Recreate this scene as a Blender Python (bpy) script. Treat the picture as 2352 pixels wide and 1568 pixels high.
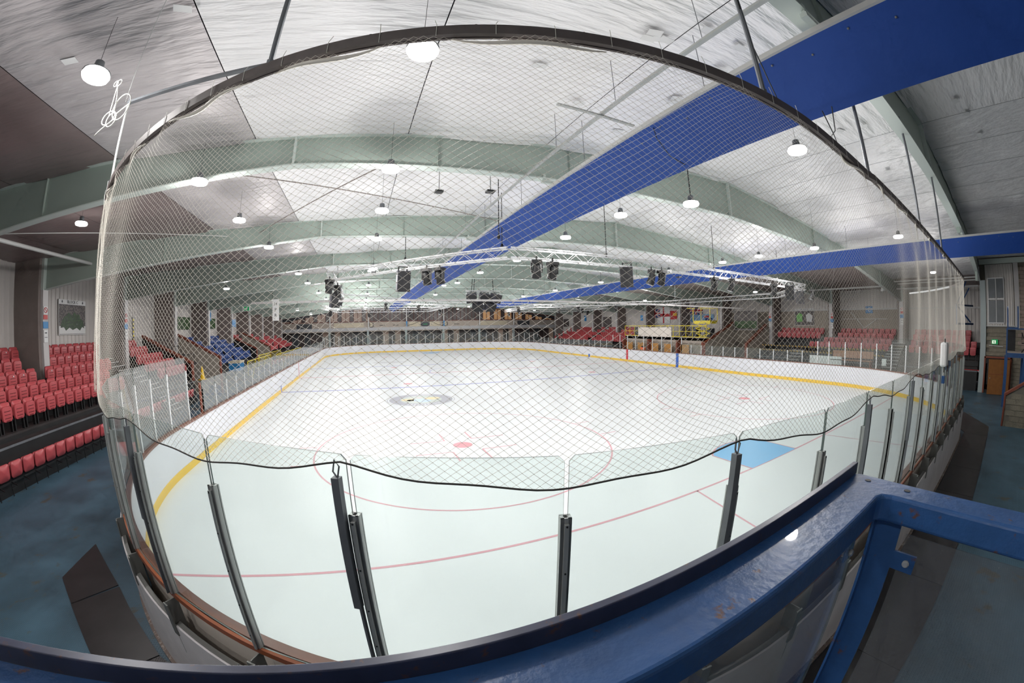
import bpy, math, random
import numpy as np
from mathutils import Vector, Matrix, Euler
rnd = random.Random(7)
for o in list(bpy.data.objects): bpy.data.objects.remove(o)
SC = bpy.context.scene
COL = SC.collection
PI = math.pi
# ------------------------------------------------------------------ camera
CAM = Vector((-9.87113, -1.34172, 3.60353)); ROT = (1.53247818, 0.01318897, -0.38342580)
cam = bpy.data.cameras.new('camera'); cam.type = 'PANO'
cam.panorama_type = 'FISHEYE_LENS_POLYNOMIAL'
cam.sensor_width = 36; cam.sensor_height = 24; cam.sensor_fit = 'HORIZONTAL'
cam.fisheye_fov = PI * 1.2
cam.fisheye_polynomial_k0 = 0
cam.fisheye_polynomial_k1 = -7.22402360e-02; cam.fisheye_polynomial_k2 = -2.29431407e-04
cam.fisheye_polynomial_k3 = 2.40657549e-05; cam.fisheye_polynomial_k4 = -4.47313100e-08
cam.clip_start = 0.02; cam.clip_end = 300
co = bpy.data.objects.new('camera', cam); COL.objects.link(co); co.location = CAM; co.rotation_euler = ROT
SC.camera = co
# ------------------------------------------------------------------ world, exposure
w = bpy.data.worlds.new('world'); SC.world = w; w.use_nodes = True
w.node_tree.nodes['Background'].inputs[0].default_value = (0.9, 0.93, 1, 1); w.node_tree.nodes['Background'].inputs[1].default_value = 0.05
SC.view_settings.view_transform = 'Standard'; SC.view_settings.look = 'None'
SC.view_settings.gamma = 1; SC.view_settings.use_curve_mapping = False
SC.view_settings.exposure = -1.28
LAMP_P = 160.0; LAMP_S = 270.0
cy = SC.cycles
cy.max_bounces = 5; cy.diffuse_bounces = 3; cy.glossy_bounces = 2; cy.transmission_bounces = 2; cy.transparent_max_bounces = 24
cy.use_denoising = True; cy.caustics_reflective = False; cy.caustics_refractive = False; cy.sample_clamp_indirect = 4
cy.use_light_tree = True; cy.use_adaptive_sampling = True; cy.adaptive_threshold = .08; cy.adaptive_min_samples = 12
FZ = -.22     # walkway level below the ice
# ------------------------------------------------------------------ materials
MATS = {}
def mat(name, col, rough=.6, metal=0, bump=None, var=0, vscale=3, emis=None, estr=1, spec=.5, coat=0, dirt=None, streak=None, alpha=None):
    """procedural principled material. bump=(scale, strength[, stretch xyz]); var = value variation; dirt=(colour, scale, threshold)"""
    if name in MATS: return MATS[name]
    m = bpy.data.materials.new(name); m.use_nodes = True; nt = m.node_tree; N = nt.nodes; L = nt.links
    b = N['Principled BSDF']; b.inputs['Base Color'].default_value = (*col, 1)
    b.inputs['Roughness'].default_value = rough; b.inputs['Metallic'].default_value = metal
    b.inputs['Specular IOR Level'].default_value = spec; b.inputs['Coat Weight'].default_value = coat
    tc = N.new('ShaderNodeTexCoord'); last = None
    if var:
        n = N.new('ShaderNodeTexNoise'); n.inputs['Scale'].default_value = vscale; n.inputs['Detail'].default_value = 5
        L.new(tc.outputs['Object'], n.inputs['Vector'])
        r = N.new('ShaderNodeMapRange'); r.inputs[1].default_value = .3; r.inputs[2].default_value = .7
        r.inputs[3].default_value = 1 - var; r.inputs[4].default_value = 1 + var
        L.new(n.outputs['Fac'], r.inputs[0])
        mx = N.new('ShaderNodeMix'); mx.data_type = 'RGBA'; mx.blend_type = 'MULTIPLY'; mx.inputs[0].default_value = 1
        mx.inputs[6].default_value = (*col, 1); L.new(r.outputs[0], mx.inputs[7]); last = mx.outputs[2]
    if dirt:
        dc, dsc, dth = dirt
        n = N.new('ShaderNodeTexNoise'); n.inputs['Scale'].default_value = dsc; n.inputs['Detail'].default_value = 8; n.inputs['Roughness'].default_value = .65
        L.new(tc.outputs['Object'], n.inputs['Vector'])
        r = N.new('ShaderNodeMapRange'); r.inputs[1].default_value = dth; r.inputs[2].default_value = dth + .06
        L.new(n.outputs['Fac'], r.inputs[0])
        mx = N.new('ShaderNodeMix'); mx.data_type = 'RGBA'; L.new(r.outputs[0], mx.inputs[0])
        if last: L.new(last, mx.inputs[6])
        else: mx.inputs[6].default_value = (*col, 1)
        mx.inputs[7].default_value = (*dc, 1); last = mx.outputs[2]
    if last: L.new(last, b.inputs['Base Color'])
    if bump:
        mp = N.new('ShaderNodeMapping'); L.new(tc.outputs['Object'], mp.inputs[0])
        if len(bump) > 2: mp.inputs['Scale'].default_value = bump[2]
        n = N.new('ShaderNodeTexNoise'); n.inputs['Scale'].default_value = bump[0]; n.inputs['Detail'].default_value = 4
        L.new(mp.outputs[0], n.inputs['Vector'])
        bp = N.new('ShaderNodeBump'); bp.inputs['Strength'].default_value = bump[1]; bp.inputs['Distance'].default_value = bump[3] if len(bump) > 3 else .05
        L.new(n.outputs['Fac'], bp.inputs['Height']); L.new(bp.outputs[0], b.inputs['Normal'])
    if emis: b.inputs['Emission Color'].default_value = (*emis, 1); b.inputs['Emission Strength'].default_value = estr
    MATS[name] = m; return m
def studs(m, scale, strength):
    """raised round studs as fine relief on rubber"""
    nt = m.node_tree; N = nt.nodes; L = nt.links; b = N['Principled BSDF']; tc = N.new('ShaderNodeTexCoord')
    v = N.new('ShaderNodeTexVoronoi'); v.inputs['Scale'].default_value = scale; v.inputs['Randomness'].default_value = 0
    L.new(tc.outputs['Object'], v.inputs['Vector'])
    r = N.new('ShaderNodeMapRange'); r.inputs[1].default_value = .25; r.inputs[2].default_value = .4; r.inputs[3].default_value = 1; r.inputs[4].default_value = 0
    L.new(v.outputs['Distance'], r.inputs[0])
    bp = N.new('ShaderNodeBump'); bp.inputs['Strength'].default_value = strength; bp.inputs['Distance'].default_value = .006
    L.new(r.outputs[0], bp.inputs['Height']); L.new(bp.outputs[0], b.inputs['Normal'])
def glassmat(name, tint=(.93, .97, .96), haze=.03, refl=1.0):
    m = bpy.data.materials.new(name); m.use_nodes = True; nt = m.node_tree; N = nt.nodes; L = nt.links
    N.remove(N['Principled BSDF']); out = N['Material Output']
    t = N.new('ShaderNodeBsdfTransparent'); t.inputs[0].default_value = (*tint, 1)
    d = N.new('ShaderNodeBsdfDiffuse'); d.inputs[0].default_value = (.8, .82, .82, 1)
    g = N.new('ShaderNodeBsdfGlossy'); g.inputs['Roughness'].default_value = .03
    f = N.new('ShaderNodeFresnel'); ge = N.new('ShaderNodeNewGeometry'); io = N.new('ShaderNodeMath'); io.operation = 'MULTIPLY_ADD'; io.inputs[1].default_value = -.686; io.inputs[2].default_value = 1.4
    L.new(ge.outputs['Backfacing'], io.inputs[0]); L.new(io.outputs[0], f.inputs[0])
    mu = N.new('ShaderNodeMath'); mu.operation = 'MULTIPLY'; mu.inputs[1].default_value = refl; L.new(f.outputs[0], mu.inputs[0])
    m1 = N.new('ShaderNodeMixShader'); m1.inputs[0].default_value = haze; L.new(t.outputs[0], m1.inputs[1]); L.new(d.outputs[0], m1.inputs[2])
    m2 = N.new('ShaderNodeMixShader'); L.new(mu.outputs[0], m2.inputs[0]); L.new(m1.outputs[0], m2.inputs[1]); L.new(g.outputs[0], m2.inputs[2])
    L.new(m2.outputs[0], out.inputs[0]); MATS[name] = m; return m
def photo(name, cols, scale, seed=0):
    """blotchy printed picture: colour ramp over noise (a print is flat)"""
    m = bpy.data.materials.new(name); m.use_nodes = True; nt = m.node_tree; N = nt.nodes; L = nt.links; b = N['Principled BSDF']
    tc = N.new('ShaderNodeTexCoord'); n = N.new('ShaderNodeTexNoise'); n.noise_dimensions = '4D'; n.inputs['W'].default_value = seed
    n.inputs['Scale'].default_value = scale; n.inputs['Detail'].default_value = 4; n.inputs['Roughness'].default_value = .7
    L.new(tc.outputs['Object'], n.inputs['Vector']); r = N.new('ShaderNodeValToRGB'); r.color_ramp.interpolation = 'CONSTANT'
    while len(r.color_ramp.elements) < len(cols): r.color_ramp.elements.new(.5)
    for i, c in enumerate(cols):
        r.color_ramp.elements[i].position = 0 if i == 0 else .36 + .28 * (i - 1) / max(1, len(cols) - 2); r.color_ramp.elements[i].color = (*c, 1)
    L.new(n.outputs['Fac'], r.inputs[0]); L.new(r.outputs[0], b.inputs['Base Color']); b.inputs['Roughness'].default_value = .5
    MATS[name] = m; return m

ICE = mat('ice', (.755, .79, .795), .38, var=.02, vscale=.35, bump=(9, .05), spec=.28)
def paint(name, c): return mat(name, c, .38, bump=(9, .05), spec=.28)
FADE_RED = paint('faded_red_ice_paint', (.68, .36, .40)); FADE_RED2 = paint('red_spot_paint', (.72, .30, .34)); FADE_BLUE = paint('faded_blue_ice_paint', (.28, .31, .62))
CREASE = paint('crease_blue', (.22, .50, .80))
BOARD = mat('board_white_plastic', (.74, .75, .79), .35, var=.03, vscale=.8)
YEL = mat('kick_yellow', (.83, .55, .07), .35); CAPB = mat('cap_brown', (.19, .085, .06), .4, var=.15, vscale=4); CAPR = mat('cap_orange_brown', (.30, .09, .04), .35, var=.15)
ALU = mat('aluminium', (.46, .47, .46), .42, metal=.45, var=.1); STEEL = mat('dark_galvanised', (.17, .18, .195), .5, metal=.25, var=.2)
WHITEALU = mat('white_aluminium', (.72, .74, .75), .35, metal=.2)
STIFF = mat('stiffener_grey', (.22, .22, .21), .5, metal=.3); CREAM = mat('board_back_cream', (.85, .78, .70), .6)
SKIRT = mat('skirt_white_scuffed', (.84, .80, .81), .5, var=.08, dirt=((.20, .14, .11), 9, .68)); KERB = mat('kerb_rusty', (.22, .17, .15), .8, dirt=((.45, .40, .36), 14, .55))
GLASS = glassmat('clear_pane', (.93, .965, .955), .02); GEDGE = mat('pane_edge', (.12, .16, .15), .3); GLASSM = glassmat('scuffed_pane', (.88, .90, .90), .10)
FLOOR = mat('blue_rubber', (.058, .118, .165), .42, var=.35, vscale=.9, dirt=((.085, .085, .07), 1.3, .60)); studs(FLOOR, 26, .5)
MATB = mat('black_rubber', (.028, .024, .026), .38, var=.3, vscale=2); studs(MATB, 30, .8)
FOIL = mat('foil_white', (.90, .89, .90), .6, metal=.1, var=.05, vscale=.7, bump=(1.0, 1.0, (.9, 5.0, 1), .13))
FOILS = mat('foil_silver', (.86, .85, .86), .52, metal=.25, var=.08, vscale=.9, bump=(1.5, 1.0, (3.2, 1.3, 1), .13))
FOILM = mat('foil_mauve_shade', (.60, .56, .57), .5, metal=.15, var=.08, vscale=.7, bump=(1.0, 1.0, (.9, 5.0, 1), .13)); FOILB = mat('foil_brownish', (.42, .355, .34), .5, metal=.2, var=.12, vscale=.8, bump=(1.4, 1.0, (3, 1.3, 1), .1))  # FOILM: foil with the dimming towards the left eaves painted in
FOILD = mat('foil_eaves_shade', (.30, .24, .235), .45, metal=.3, var=.15, vscale=.7, bump=(1.0, .8, (.9, 5, 1)))  # gradual darkening of the left ceiling put into the colour; right edge reuses it
GRN = mat('frame_green', (.36, .43, .385), .45, var=.04, vscale=.6); GRNL = mat('frame_green_flange', (.60, .67, .63), .45)
CLAD = mat('cladding_white', (.62, .585, .56), .55, var=.06, vscale=.6); CLADR = mat('panel_tan', (.36, .315, .265), .7, var=.06)
PIER = mat('pier_brown_block', (.24, .20, .185), .85, var=.08, vscale=2, bump=(12, .3)); PIERW = mat('pier_white', (.55, .53, .53), .5)
BLOCK = mat('block_buff', (.25, .22, .17), .9, var=.15, vscale=2, bump=(25, .4)); BLOCKP = mat('block_pinkish', (.36, .28, .24), .9, var=.15, vscale=2, bump=(25, .4)); MORTAR = mat('mortar', (.20, .18, .15), .95)
BLUEF = mat('blue_fabric', (.007, .056, .30), .65, var=.06, vscale=1.2, bump=(2.5, .25)); RAILW = mat('pale_rail', (.55, .55, .54), .4)
SEATR = mat('seat_red', (.50, .085, .095), .33, var=.12, vscale=.7, spec=.4); SLOT = mat('slot_shade', (.09, .005, .008), .8); SEATB = mat('seat_blue', (.015, .06, .24), .4, var=.1)  # SLOT: shade inside the seat slots, as a dark red
BLK = mat('black_metal', (.012, .012, .013), .45, var=.2); TREAD = mat('tread_dark', (.028, .022, .022), .7, var=.3, vscale=3); WHT = mat('white_plain', (.75, .75, .75), .5)
COPE = mat('coping_brown_red', (.22, .055, .03), .5, var=.1); DOORW = mat('door_orange_wood', (.30, .12, .035), .45, var=.12, vscale=5); OCH = mat('ply_orange', (.50, .24, .06), .6, var=.08)
STEELB = mat('blue_painted_steel', (.022, .075, .21), .36, var=.12, vscale=14, bump=(45, .06), dirt=((.10, .05, .035), 17, .615), coat=.1); DKSTEEL = mat('dark_lip_steel', (.035, .04, .075), .35, var=.2, vscale=20, dirt=((.10, .05, .035), 30, .62))
NET = mat('net_cord', (.86, .81, .72), .45); NETD = mat('net_line_dark', (.06, .055, .05), .8); RAILB = mat('rail_brown_aluminium', (.12, .10, .095), .6, metal=.15, var=.15, vscale=9)
TRUSS = mat('truss_aluminium', (.85, .85, .86), .4, metal=.2); SPK = mat('speaker_black', (.012, .012, .014), .6); SPKG = mat('speaker_side_grey', (.06, .06, .075), .6)
LENS = mat('lens', (.55, .57, .6), .15); YBAR = mat('yellow_paint', (.80, .64, .02), .4); CONE = mat('cone_yellow', (.90, .58, .02), .4)
EM = mat('lamp_glow', (1, 1, 1), .5, emis=(1, .97, .93), estr=14); EM.cycles.emission_sampling = 'NONE'; BLUSIGN = mat('sign_blue', (.03, .23, .52), .4); REDS = mat('sign_red', (.55, .03, .03), .4); GRNSIGN = mat('exit_green', (.0, .25, .08), .4, emis=(.05, .6, .2), estr=.5)
WGLOW = mat('exit_lit_white', (.9, .9, .9), .4, emis=(1, 1, .8), estr=1.6); FRAMEB = mat('window_frame_brown', (.13, .035, .025), .5)
DKGL = mat('dark_window', (.06, .045, .045), .35, var=.5, vscale=.5); CURT = mat('lit_curtain', (.42, .33, .29), .6, var=.3, vscale=.4, emis=(.9, .55, .35), estr=.10); WARM = mat('warm_window', (.50, .28, .13), .5, var=.3, vscale=.5, emis=(1, .55, .25), estr=.28)
CONC = mat('concrete_band', (.44, .38, .33), .8, var=.08, vscale=.7); BEAMW = mat('beam_pale_grey', (.50, .50, .52), .5); COLG = mat('column_grey_green', (.36, .41, .41), .5); CREAMP = mat('cream_panel', (.60, .53, .40), .6)
GREYP = mat('grey_panel', (.05, .055, .065), .5); LGREY = mat('frosted_pane', (.16, .17, .18), .3, var=.1)
ROPE = mat('rope_pale', (.68, .67, .60), .6); ORNG = mat('orange_plastic', (.85, .16, .05), .5)
# ------------------------------------------------------------------ mesh builder
class MB:
    def __init__(s): s.v = []; s.f = []; s.mi = []
    def add(s, vs, fs, mi=0):
        k = len(s.v); s.v += [tuple(v) for v in vs]; s.f += [tuple(i + k for i in f) for f in fs]; s.mi += [mi] * len(fs); return s
    def box(s, a, b, mi=0, M=None):
        x0, y0, z0 = a; x1, y1, z1 = b
        vs = [(x0,y0,z0),(x1,y0,z0),(x1,y1,z0),(x0,y1,z0),(x0,y0,z1),(x1,y0,z1),(x1,y1,z1),(x0,y1,z1)]
        if M is not None: vs = [M @ Vector(v) for v in vs]
        return s.add(vs, [(0,3,2,1),(4,5,6,7),(0,1,5,4),(1,2,6,5),(2,3,7,6),(3,0,4,7)], mi)
    def bar(s, p, q, w, h=None, mi=0, up=(0,0,1)):
        """rectangular bar from p to q"""
        h = h or w; p = Vector(p); q = Vector(q); d = q - p; L = d.length; d.normalize(); u = Vector(up)
        if abs(d.dot(u)) > .98: u = Vector((0,1,0))
        x = d.cross(u).normalized(); z = x.cross(d)
        M = Matrix((x, d, z)).transposed().to_4x4(); M.translation = p
        return s.box((-w/2, 0, -h/2), (w/2, L, h/2), mi, M)
    def tube(s, pts, r, n=6, mi=0, cap=True, closed=False):
        pts = [Vector(p) for p in pts]; k = len(pts); ring = []; rr = r if isinstance(r, (list, tuple)) else [r] * k
        pu = None
        for i, p in enumerate(pts):
            if closed: t = pts[(i+1) % k] - pts[i-1]
            else: t = pts[min(i+1, k-1)] - pts[max(i-1, 0)]
            t.normalize()
            u = pu if pu is not None else (Vector((0,0,1)) if abs(t.z) < .9 else Vector((1,0,0)))
            x = t.cross(u);  x = x.normalized() if x.length > 1e-6 else t.orthogonal().normalized(); y = x.cross(t); pu = y
            ring.append([p + rr[i] * (math.cos(2*PI*j/n) * x + math.sin(2*PI*j/n) * y) for j in range(n)])
        vs = [v for g in ring for v in g]; fs = []
        for i in range(k if closed else k-1):
            a = i * n; b = ((i+1) % k) * n
            for j in range(n): fs.append((a+j, a+(j+1) % n, b+(j+1) % n, b+j))
        if cap and not closed: fs += [tuple(range(n))[::-1], tuple(range((k-1)*n, k*n))]
        return s.add(vs, fs, mi)
    def lathe(s, prof, n=12, mi=0, M=None):
        vs = []; fs = []
        for r, z in prof:
            for j in range(n): vs.append(Vector((r*math.cos(2*PI*j/n), r*math.sin(2*PI*j/n), z)))
        if M is not None: vs = [M @ v for v in vs]
        for i in range(len(prof)-1):
            for j in range(n): fs.append((i*n+j, i*n+(j+1) % n, (i+1)*n+(j+1) % n, (i+1)*n+j))
        fs += [tuple(range(n))[::-1], tuple(range((len(prof)-1)*n, len(prof)*n))]
        return s.add(vs, fs, mi)
    def prism(s, poly, ext, mi=0):
        """closed polygon of 3-D points extruded by vector ext"""
        n = len(poly); e = Vector(ext); vs = [Vector(p) for p in poly] + [Vector(p) + e for p in poly]
        return s.add(vs, [tuple(range(n))[::-1], tuple(range(n, 2*n))] + [(i, (i+1) % n, n+(i+1) % n, n+i) for i in range(n)], mi)
    def mesh(s, name, mats, smooth=False):
        me = bpy.data.meshes.new(name); me.from_pydata(s.v, [], s.f); 
        for m in (mats if isinstance(mats, (list, tuple)) else [mats]): me.materials.append(m)
        if any(s.mi): me.polygons.foreach_set('material_index', s.mi)
        if smooth: me.polygons.foreach_set('use_smooth', [True] * len(s.f))
        me.validate(); me.update(); return me
    def build(s, name, mats, parent=None, smooth=False): return put(name, s.mesh(name, mats, smooth), parent)
def put(name, me, parent=None, loc=None, rot=None):
    o = bpy.data.objects.new(name, me); COL.objects.link(o)
    if parent: o.parent = parent
    if loc is not None: o.location = loc
    if rot is not None: o.rotation_euler = rot
    return o
def empty(name, loc=(0,0,0), rot=(0,0,0), label=None, cat=None, group=None, kind=None):
    o = bpy.data.objects.new(name, None); COL.objects.link(o); o.location = loc; o.rotation_euler = rot; o.empty_display_size = .1
    return tag(o, label, cat, group, kind)
def tag(o, label=None, cat=None, group=None, kind=None):
    for k, v in (('label', label), ('category', cat), ('group', group), ('kind', kind)):
        if v: o[k] = v
    return o
def dup(root, loc, rot=None, label=None, group=None):
    r = root.copy(); COL.objects.link(r); r.location = loc
    if rot is not None: r.rotation_euler = rot
    if label: r['label'] = label
    if group: r['group'] = group
    for ch in [c for c in root.children if c.type != 'LIGHT']:
        c = ch.copy(); COL.objects.link(c); c.parent = r
        for g in ch.children:
            d = g.copy(); COL.objects.link(d); d.parent = c
    return r
def text(s, size, m, parent, loc, rot, name='lettering', depth=.004):
    cu = bpy.data.curves.new(name, 'FONT'); cu.body = s; cu.size = size; cu.align_x = 'CENTER'; cu.align_y = 'CENTER'; cu.extrude = depth; cu.resolution_u = 2
    t = bpy.data.objects.new('t', cu); COL.objects.link(t); bpy.context.view_layer.update()
    me = bpy.data.meshes.new_from_object(t.evaluated_get(bpy.context.evaluated_depsgraph_get())); bpy.data.objects.remove(t)
    me.name = name; me.materials.clear(); me.materials.append(m); return put(name, me, parent, loc, rot)
ORD = ['zeroth','first','second','third','fourth','fifth','sixth','seventh','eighth','ninth','tenth','eleventh','twelfth','thirteenth','fourteenth','fifteenth','sixteenth','seventeenth','eighteenth','nineteenth','twentieth']
TENS = {20: 'twenty', 30: 'thirty', 40: 'forty', 50: 'fifty'}
def ordn(n):
    if n <= 20: return ORD[n]
    t, r = n // 10 * 10, n % 10
    return TENS[t] + '-' + ORD[r] if r else TENS[t][:-1] + 'ieth'
# camera rays, to read real positions off known planes
Rc = Euler(ROT).to_matrix()
def ray(u, v):
    x, y = u - 1176, 784 - v; r = math.hypot(x, y) + 1e-9; th = r / 895.846
    for _ in range(20): th -= (th + .0119221*th**3 + .0174866*th**5 - r/895.846) / (1 + .0357663*th**2 + .087433*th**4)
    return Rc @ Vector((math.sin(th)*x/r, math.sin(th)*y/r, -math.cos(th)))
def onX(u, v, x): d = ray(u, v); return CAM + d * ((x - CAM.x) / d.x)
def onY(u, v, y): d = ray(u, v); return CAM + d * ((y - CAM.y) / d.y)
def onZ(u, v, z): d = ray(u, v); return CAM + d * ((z - CAM.z) / d.z)

# ================================================================== SETTING
W, LEN, R = 15.0, 59.1, 8.5          # rink half width, length, corner radius
XL, XR, YN, YF = -23.95, 24.55, -9.0, 62.0
RX = .3
def roofz(x, y=9): return 7.62 if (y < -.2 and x > 7) else 8.03 - .0665 * abs(x - RX)
NF = [-0.1 + 6*k for k in range(-1, 11)]        # roof frames
def ring(off, y0=None, step=.25):
    """closed outline of the rounded rink, offset outwards"""
    r = R + off; pts = []
    for cx, cy_, a0 in ((-W+R, R, PI), (W-R, R, 1.5*PI), (W-R, LEN-R, 0), (-W+R, LEN-R, .5*PI)):
        for i in range(25): a = a0 + i/24 * PI/2; pts.append((cx + r*math.cos(a), cy_ + r*math.sin(a)))
    return pts
# near-end path measured from the left side at y=9.6, round both near corners, to the right side at y=9.6
S1 = 1.1; 
def path(s, off=.1):
    A = (R+.1) * PI/2; r = R + off
    if s < S1: return Vector((-W-off, 9.6 - s, 0)), Vector((-1, 0, 0))
    s -= S1
    if s < A: a = PI + s/(R+.1); return Vector((-W+R + r*math.cos(a), R + r*math.sin(a), 0)), Vector((math.cos(a), math.sin(a), 0))
    s -= A
    if s < 2*(W-R): return Vector((-W+R+s, -off, 0)), Vector((0, -1, 0))
    s -= 2*(W-R)
    if s < A: a = 1.5*PI + s/(R+.1); return Vector((W-R + r*math.cos(a), R + r*math.sin(a), 0)), Vector((math.cos(a), math.sin(a), 0))
    s -= A; return Vector((W+off, R+s, 0)), Vector((1, 0, 0))
STOT = 2*S1 + (R+.1)*PI + 2*(W-R)
# floor
MB().box((XL-1, YN, -.4), (XR+1, YF+6, FZ)).build('floor', FLOOR); tag(bpy.data.objects['floor'], 'blue studded rubber flooring around the ice', kind='structure')
# ice slab
ice = MB().prism([(x, y, FZ+.001) for x, y in ring(.02)], (0, 0, -FZ-.001)).build('floor_ice', ICE); tag(ice, 'white ice sheet of the hockey rink', kind='structure')
def flat(name, poly, m, z=.002, label=None):
    o = MB().add([(x, y, z) for x, y in poly], [tuple(range(len(poly)))]).build(name, m, ice)
    if label: o['label'] = label
    return o
def strip(name, p, q, wd, m, z=.002, label=None):
    p = Vector(p); q = Vector(q); d = (q-p).normalized() * wd/2; n = Vector((-d.y, d.x)); return flat(name, [p-n, q-n, q+n, p+n], m, z, label)
def arcband(name, c, r, wd, a0, a1, m, z=.002, n=72, label=None):
    vs = []; 
    for i in range(n+1):
        a = a0 + (a1-a0)*i/n
        for rr in (r-wd/2, r+wd/2): vs.append((c[0]+rr*math.cos(a), c[1]+rr*math.sin(a), z))
    o = MB().add(vs, [(2*i, 2*i+1, 2*i+3, 2*i+2) for i in range(n)]).build(name, m, ice)
    if label: o['label'] = label
    return o
def disc(name, c, r, m, z=.002, n=40, label=None, sx=1, sy=1): return flat(name, [(c[0]+r*sx*math.cos(2*PI*i/n), c[1]+r*sy*math.sin(2*PI*i/n)) for i in range(n)], m, z, label)
GL = 4.0; BL = 22.5
for gy, sg, nm in ((GL, 1, 'near'), (LEN-GL, -1, 'far')):
    hx = W - R + math.sqrt(R*R - (R-GL)**2)
    strip('goal_line', (-hx, gy), (hx, gy), .06, FADE_RED, label='faded red goal line at the %s end' % nm)
    cp = [(-1.22, gy), (1.22, gy)] + [(1.83*math.cos(a), gy + sg*1.83*math.sin(a)) for a in [math.radians(48.3 + i*(83.4/16)) for i in range(17)]]
    flat('goal_crease', cp, CREASE, .003, 'pale blue goal crease at the %s end' % nm)
    strip('crease_line', (-1.22, gy), (-1.22, gy+sg*1.37), .05, FADE_RED, .004); strip('crease_line', (1.22, gy), (1.22, gy+sg*1.37), .05, FADE_RED, .004)
    arcband('crease_line', (0, gy), 1.83, .05, sg*math.radians(48.3), sg*math.radians(131.7), FADE_RED, .004)
    for s in (-1, 1): strip('restricted_line', (s*3.4, gy), (s*4.25, gy-sg*(GL-.02)), .05, FADE_RED)
    for s in (-1, 1):
        c = (s*7, gy + sg*5.95); arcband('face_off_circle', c, 4.5, .05, 0, 2*PI, FADE_RED, n=120)
        disc('face_off_spot', c, .30, FADE_RED2, .003); 
        for a in (-1, 1):
            for b in (-1, 1):
                x0, y0 = c[0]+a*.45, c[1]+b*.6; strip('face_off_mark', (x0, y0), (x0+a*1.1, y0), .05, FADE_RED); strip('face_off_mark', (x0, y0), (x0, y0+b*.85), .05, FADE_RED)
                xx = c[0] + a*4.5; strip('hash_mark', (xx, c[1]+b*.85), (xx+a*.6, c[1]+b*.85), .05, FADE_RED)
    disc('neutral_spot', (-7, LEN/2 - sg*(LEN/2-BL-1.5)), .30, FADE_RED2, .003); disc('neutral_spot', (7, LEN/2 - sg*(LEN/2-BL-1.5)), .30, FADE_RED2, .003)
    strip('blue_line', (-W, LEN/2 - sg*(LEN/2-BL)), (W, LEN/2 - sg*(LEN/2-BL)), .26, FADE_BLUE, label='thin blue line across the ice, %s one' % nm)
strip('centre_line', (-W, LEN/2), (W, LEN/2), .24, FADE_RED, label='faded red centre line'); arcband('centre_circle', (0, LEN/2), 4.5, .06, 0, 2*PI, FADE_BLUE); disc('centre_spot', (0, LEN/2), .15, FADE_BLUE, .004)
# emblems under the ice
em = onZ(967, 917, 0); GREYI = paint('emblem_grey', (.40, .41, .46)); GI2 = paint('emblem_green_grey', (.52, .58, .54)); YI = paint('emblem_yellow', (.78, .66, .38)); BI = paint('emblem_blue', (.48, .62, .76)); WI = paint('emblem_white', (.74, .76, .77)); PI_ = paint('emblem_pink', (.72, .55, .56))
er = 1.62
arcband('emblem_ring', (em.x, em.y), er*1.06, .03, 0, 2*PI, GREYI, .003, label='thin grey outer ring of the round emblem')
disc('emblem_disc', (em.x, em.y), er, GREYI, .003, label='round grey emblem with yellow and blue shapes'); disc('emblem_centre', (em.x, em.y), er*.66, GI2, .004)
for dx, dy, r1, sx in ((-.62, .03, .34, 1.15), (.62, .16, .34, 1.2), (-.45, -.12, .22, 1.4)): disc('emblem_patch', (em.x+dx, em.y+dy), r1, YI, .005, 12, sx=sx, label='yellow patch of the emblem')
flat('emblem_patch', [(em.x-.35, em.y+.1), (em.x+.1, em.y+.2), (em.x+.5, em.y-.3), (em.x+.3, em.y-.75), (em.x-.15, em.y-.8), (em.x-.4, em.y-.3)], BI, .006, 'blue patch of the emblem')
disc('emblem_patch', (em.x-.02, em.y+.45), .13, PI_, .006, 10, label='pink patch of the emblem')
for k in range(22):
    a = math.radians(55 + k*70/21) if k < 11 else math.radians(235 + (k-11)*70/10)
    c = Vector((em.x + er*.84*math.cos(a), em.y + er*.84*math.sin(a))); d = Vector((math.cos(a), math.sin(a))); strip('emblem_stroke', c-d*.16, c+d*.16, .05, WI, .005)
for u, v, sx, sy, lb in ((1475, 873, 1.5, .75, 'grey smudged marking on the ice near the right boards'), (1350, 846.5, 1.2, .6, 'small grey marking near the centre line'), (880, 850.5, .8, .7, 'small grey marking left of the centre circle'), (895, 832, 1.9, .8, 'pale grey marking in the far left zone'), (1170, 821.5, 2, .7, 'pale grey marking in the far right zone')):
    p = onZ(u, v, 0); o = disc('ice_marking', (p.x, p.y), 1, paint('marking_grey', (.55, .57, .58)), .003, 14, lb, sx, sy)
    for k in range(5): strip('ice_marking_stroke', (p.x-sx*.8, p.y-sy*.7+k*sy*.35), (p.x+sx*.8, p.y-sy*.65+k*sy*.33), sy*.14, WI, .004)
# near wall behind, side walls, far wall shells
def corrug(x, y0, y1, z0, z1, sgn, pitch=.28, d=.035):
    """vertical trapezoid ribs running along y at plane x; sgn = direction of the room"""
    pts = []; y = y0
    while y < y1:
        for dy, dd in ((0, 0), (.5, 0), (.62, 1), (.88, 1)): pts.append((x + sgn*d*dd, min(y + dy*pitch, y1)))
        y += pitch
    pts.append((x, y1)); vs = []
    for px, py in pts: vs += [(px, py, z0), (px, py, z1)]
    b = MB().add(vs, [(2*i, 2*i+1, 2*i+3, 2*i+2) for i in range(len(pts)-1)]); b.box((x-.1 if sgn > 0 else x+.02, y0, z0), (x-.02 if sgn > 0 else x+.1, y1, z1)); return b
o = corrug(XL, YN, YF, -.03, roofz(XL)+.1, 1).build('wall_left', CLAD); tag(o, 'white ribbed cladding along the left side wall', kind='structure')
o = corrug(XR, -.3, YF, 4.9, roofz(XR)+.1, -1).build('wall_right', CLAD); tag(o, 'white ribbed cladding high on the right side wall', kind='structure')
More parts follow.
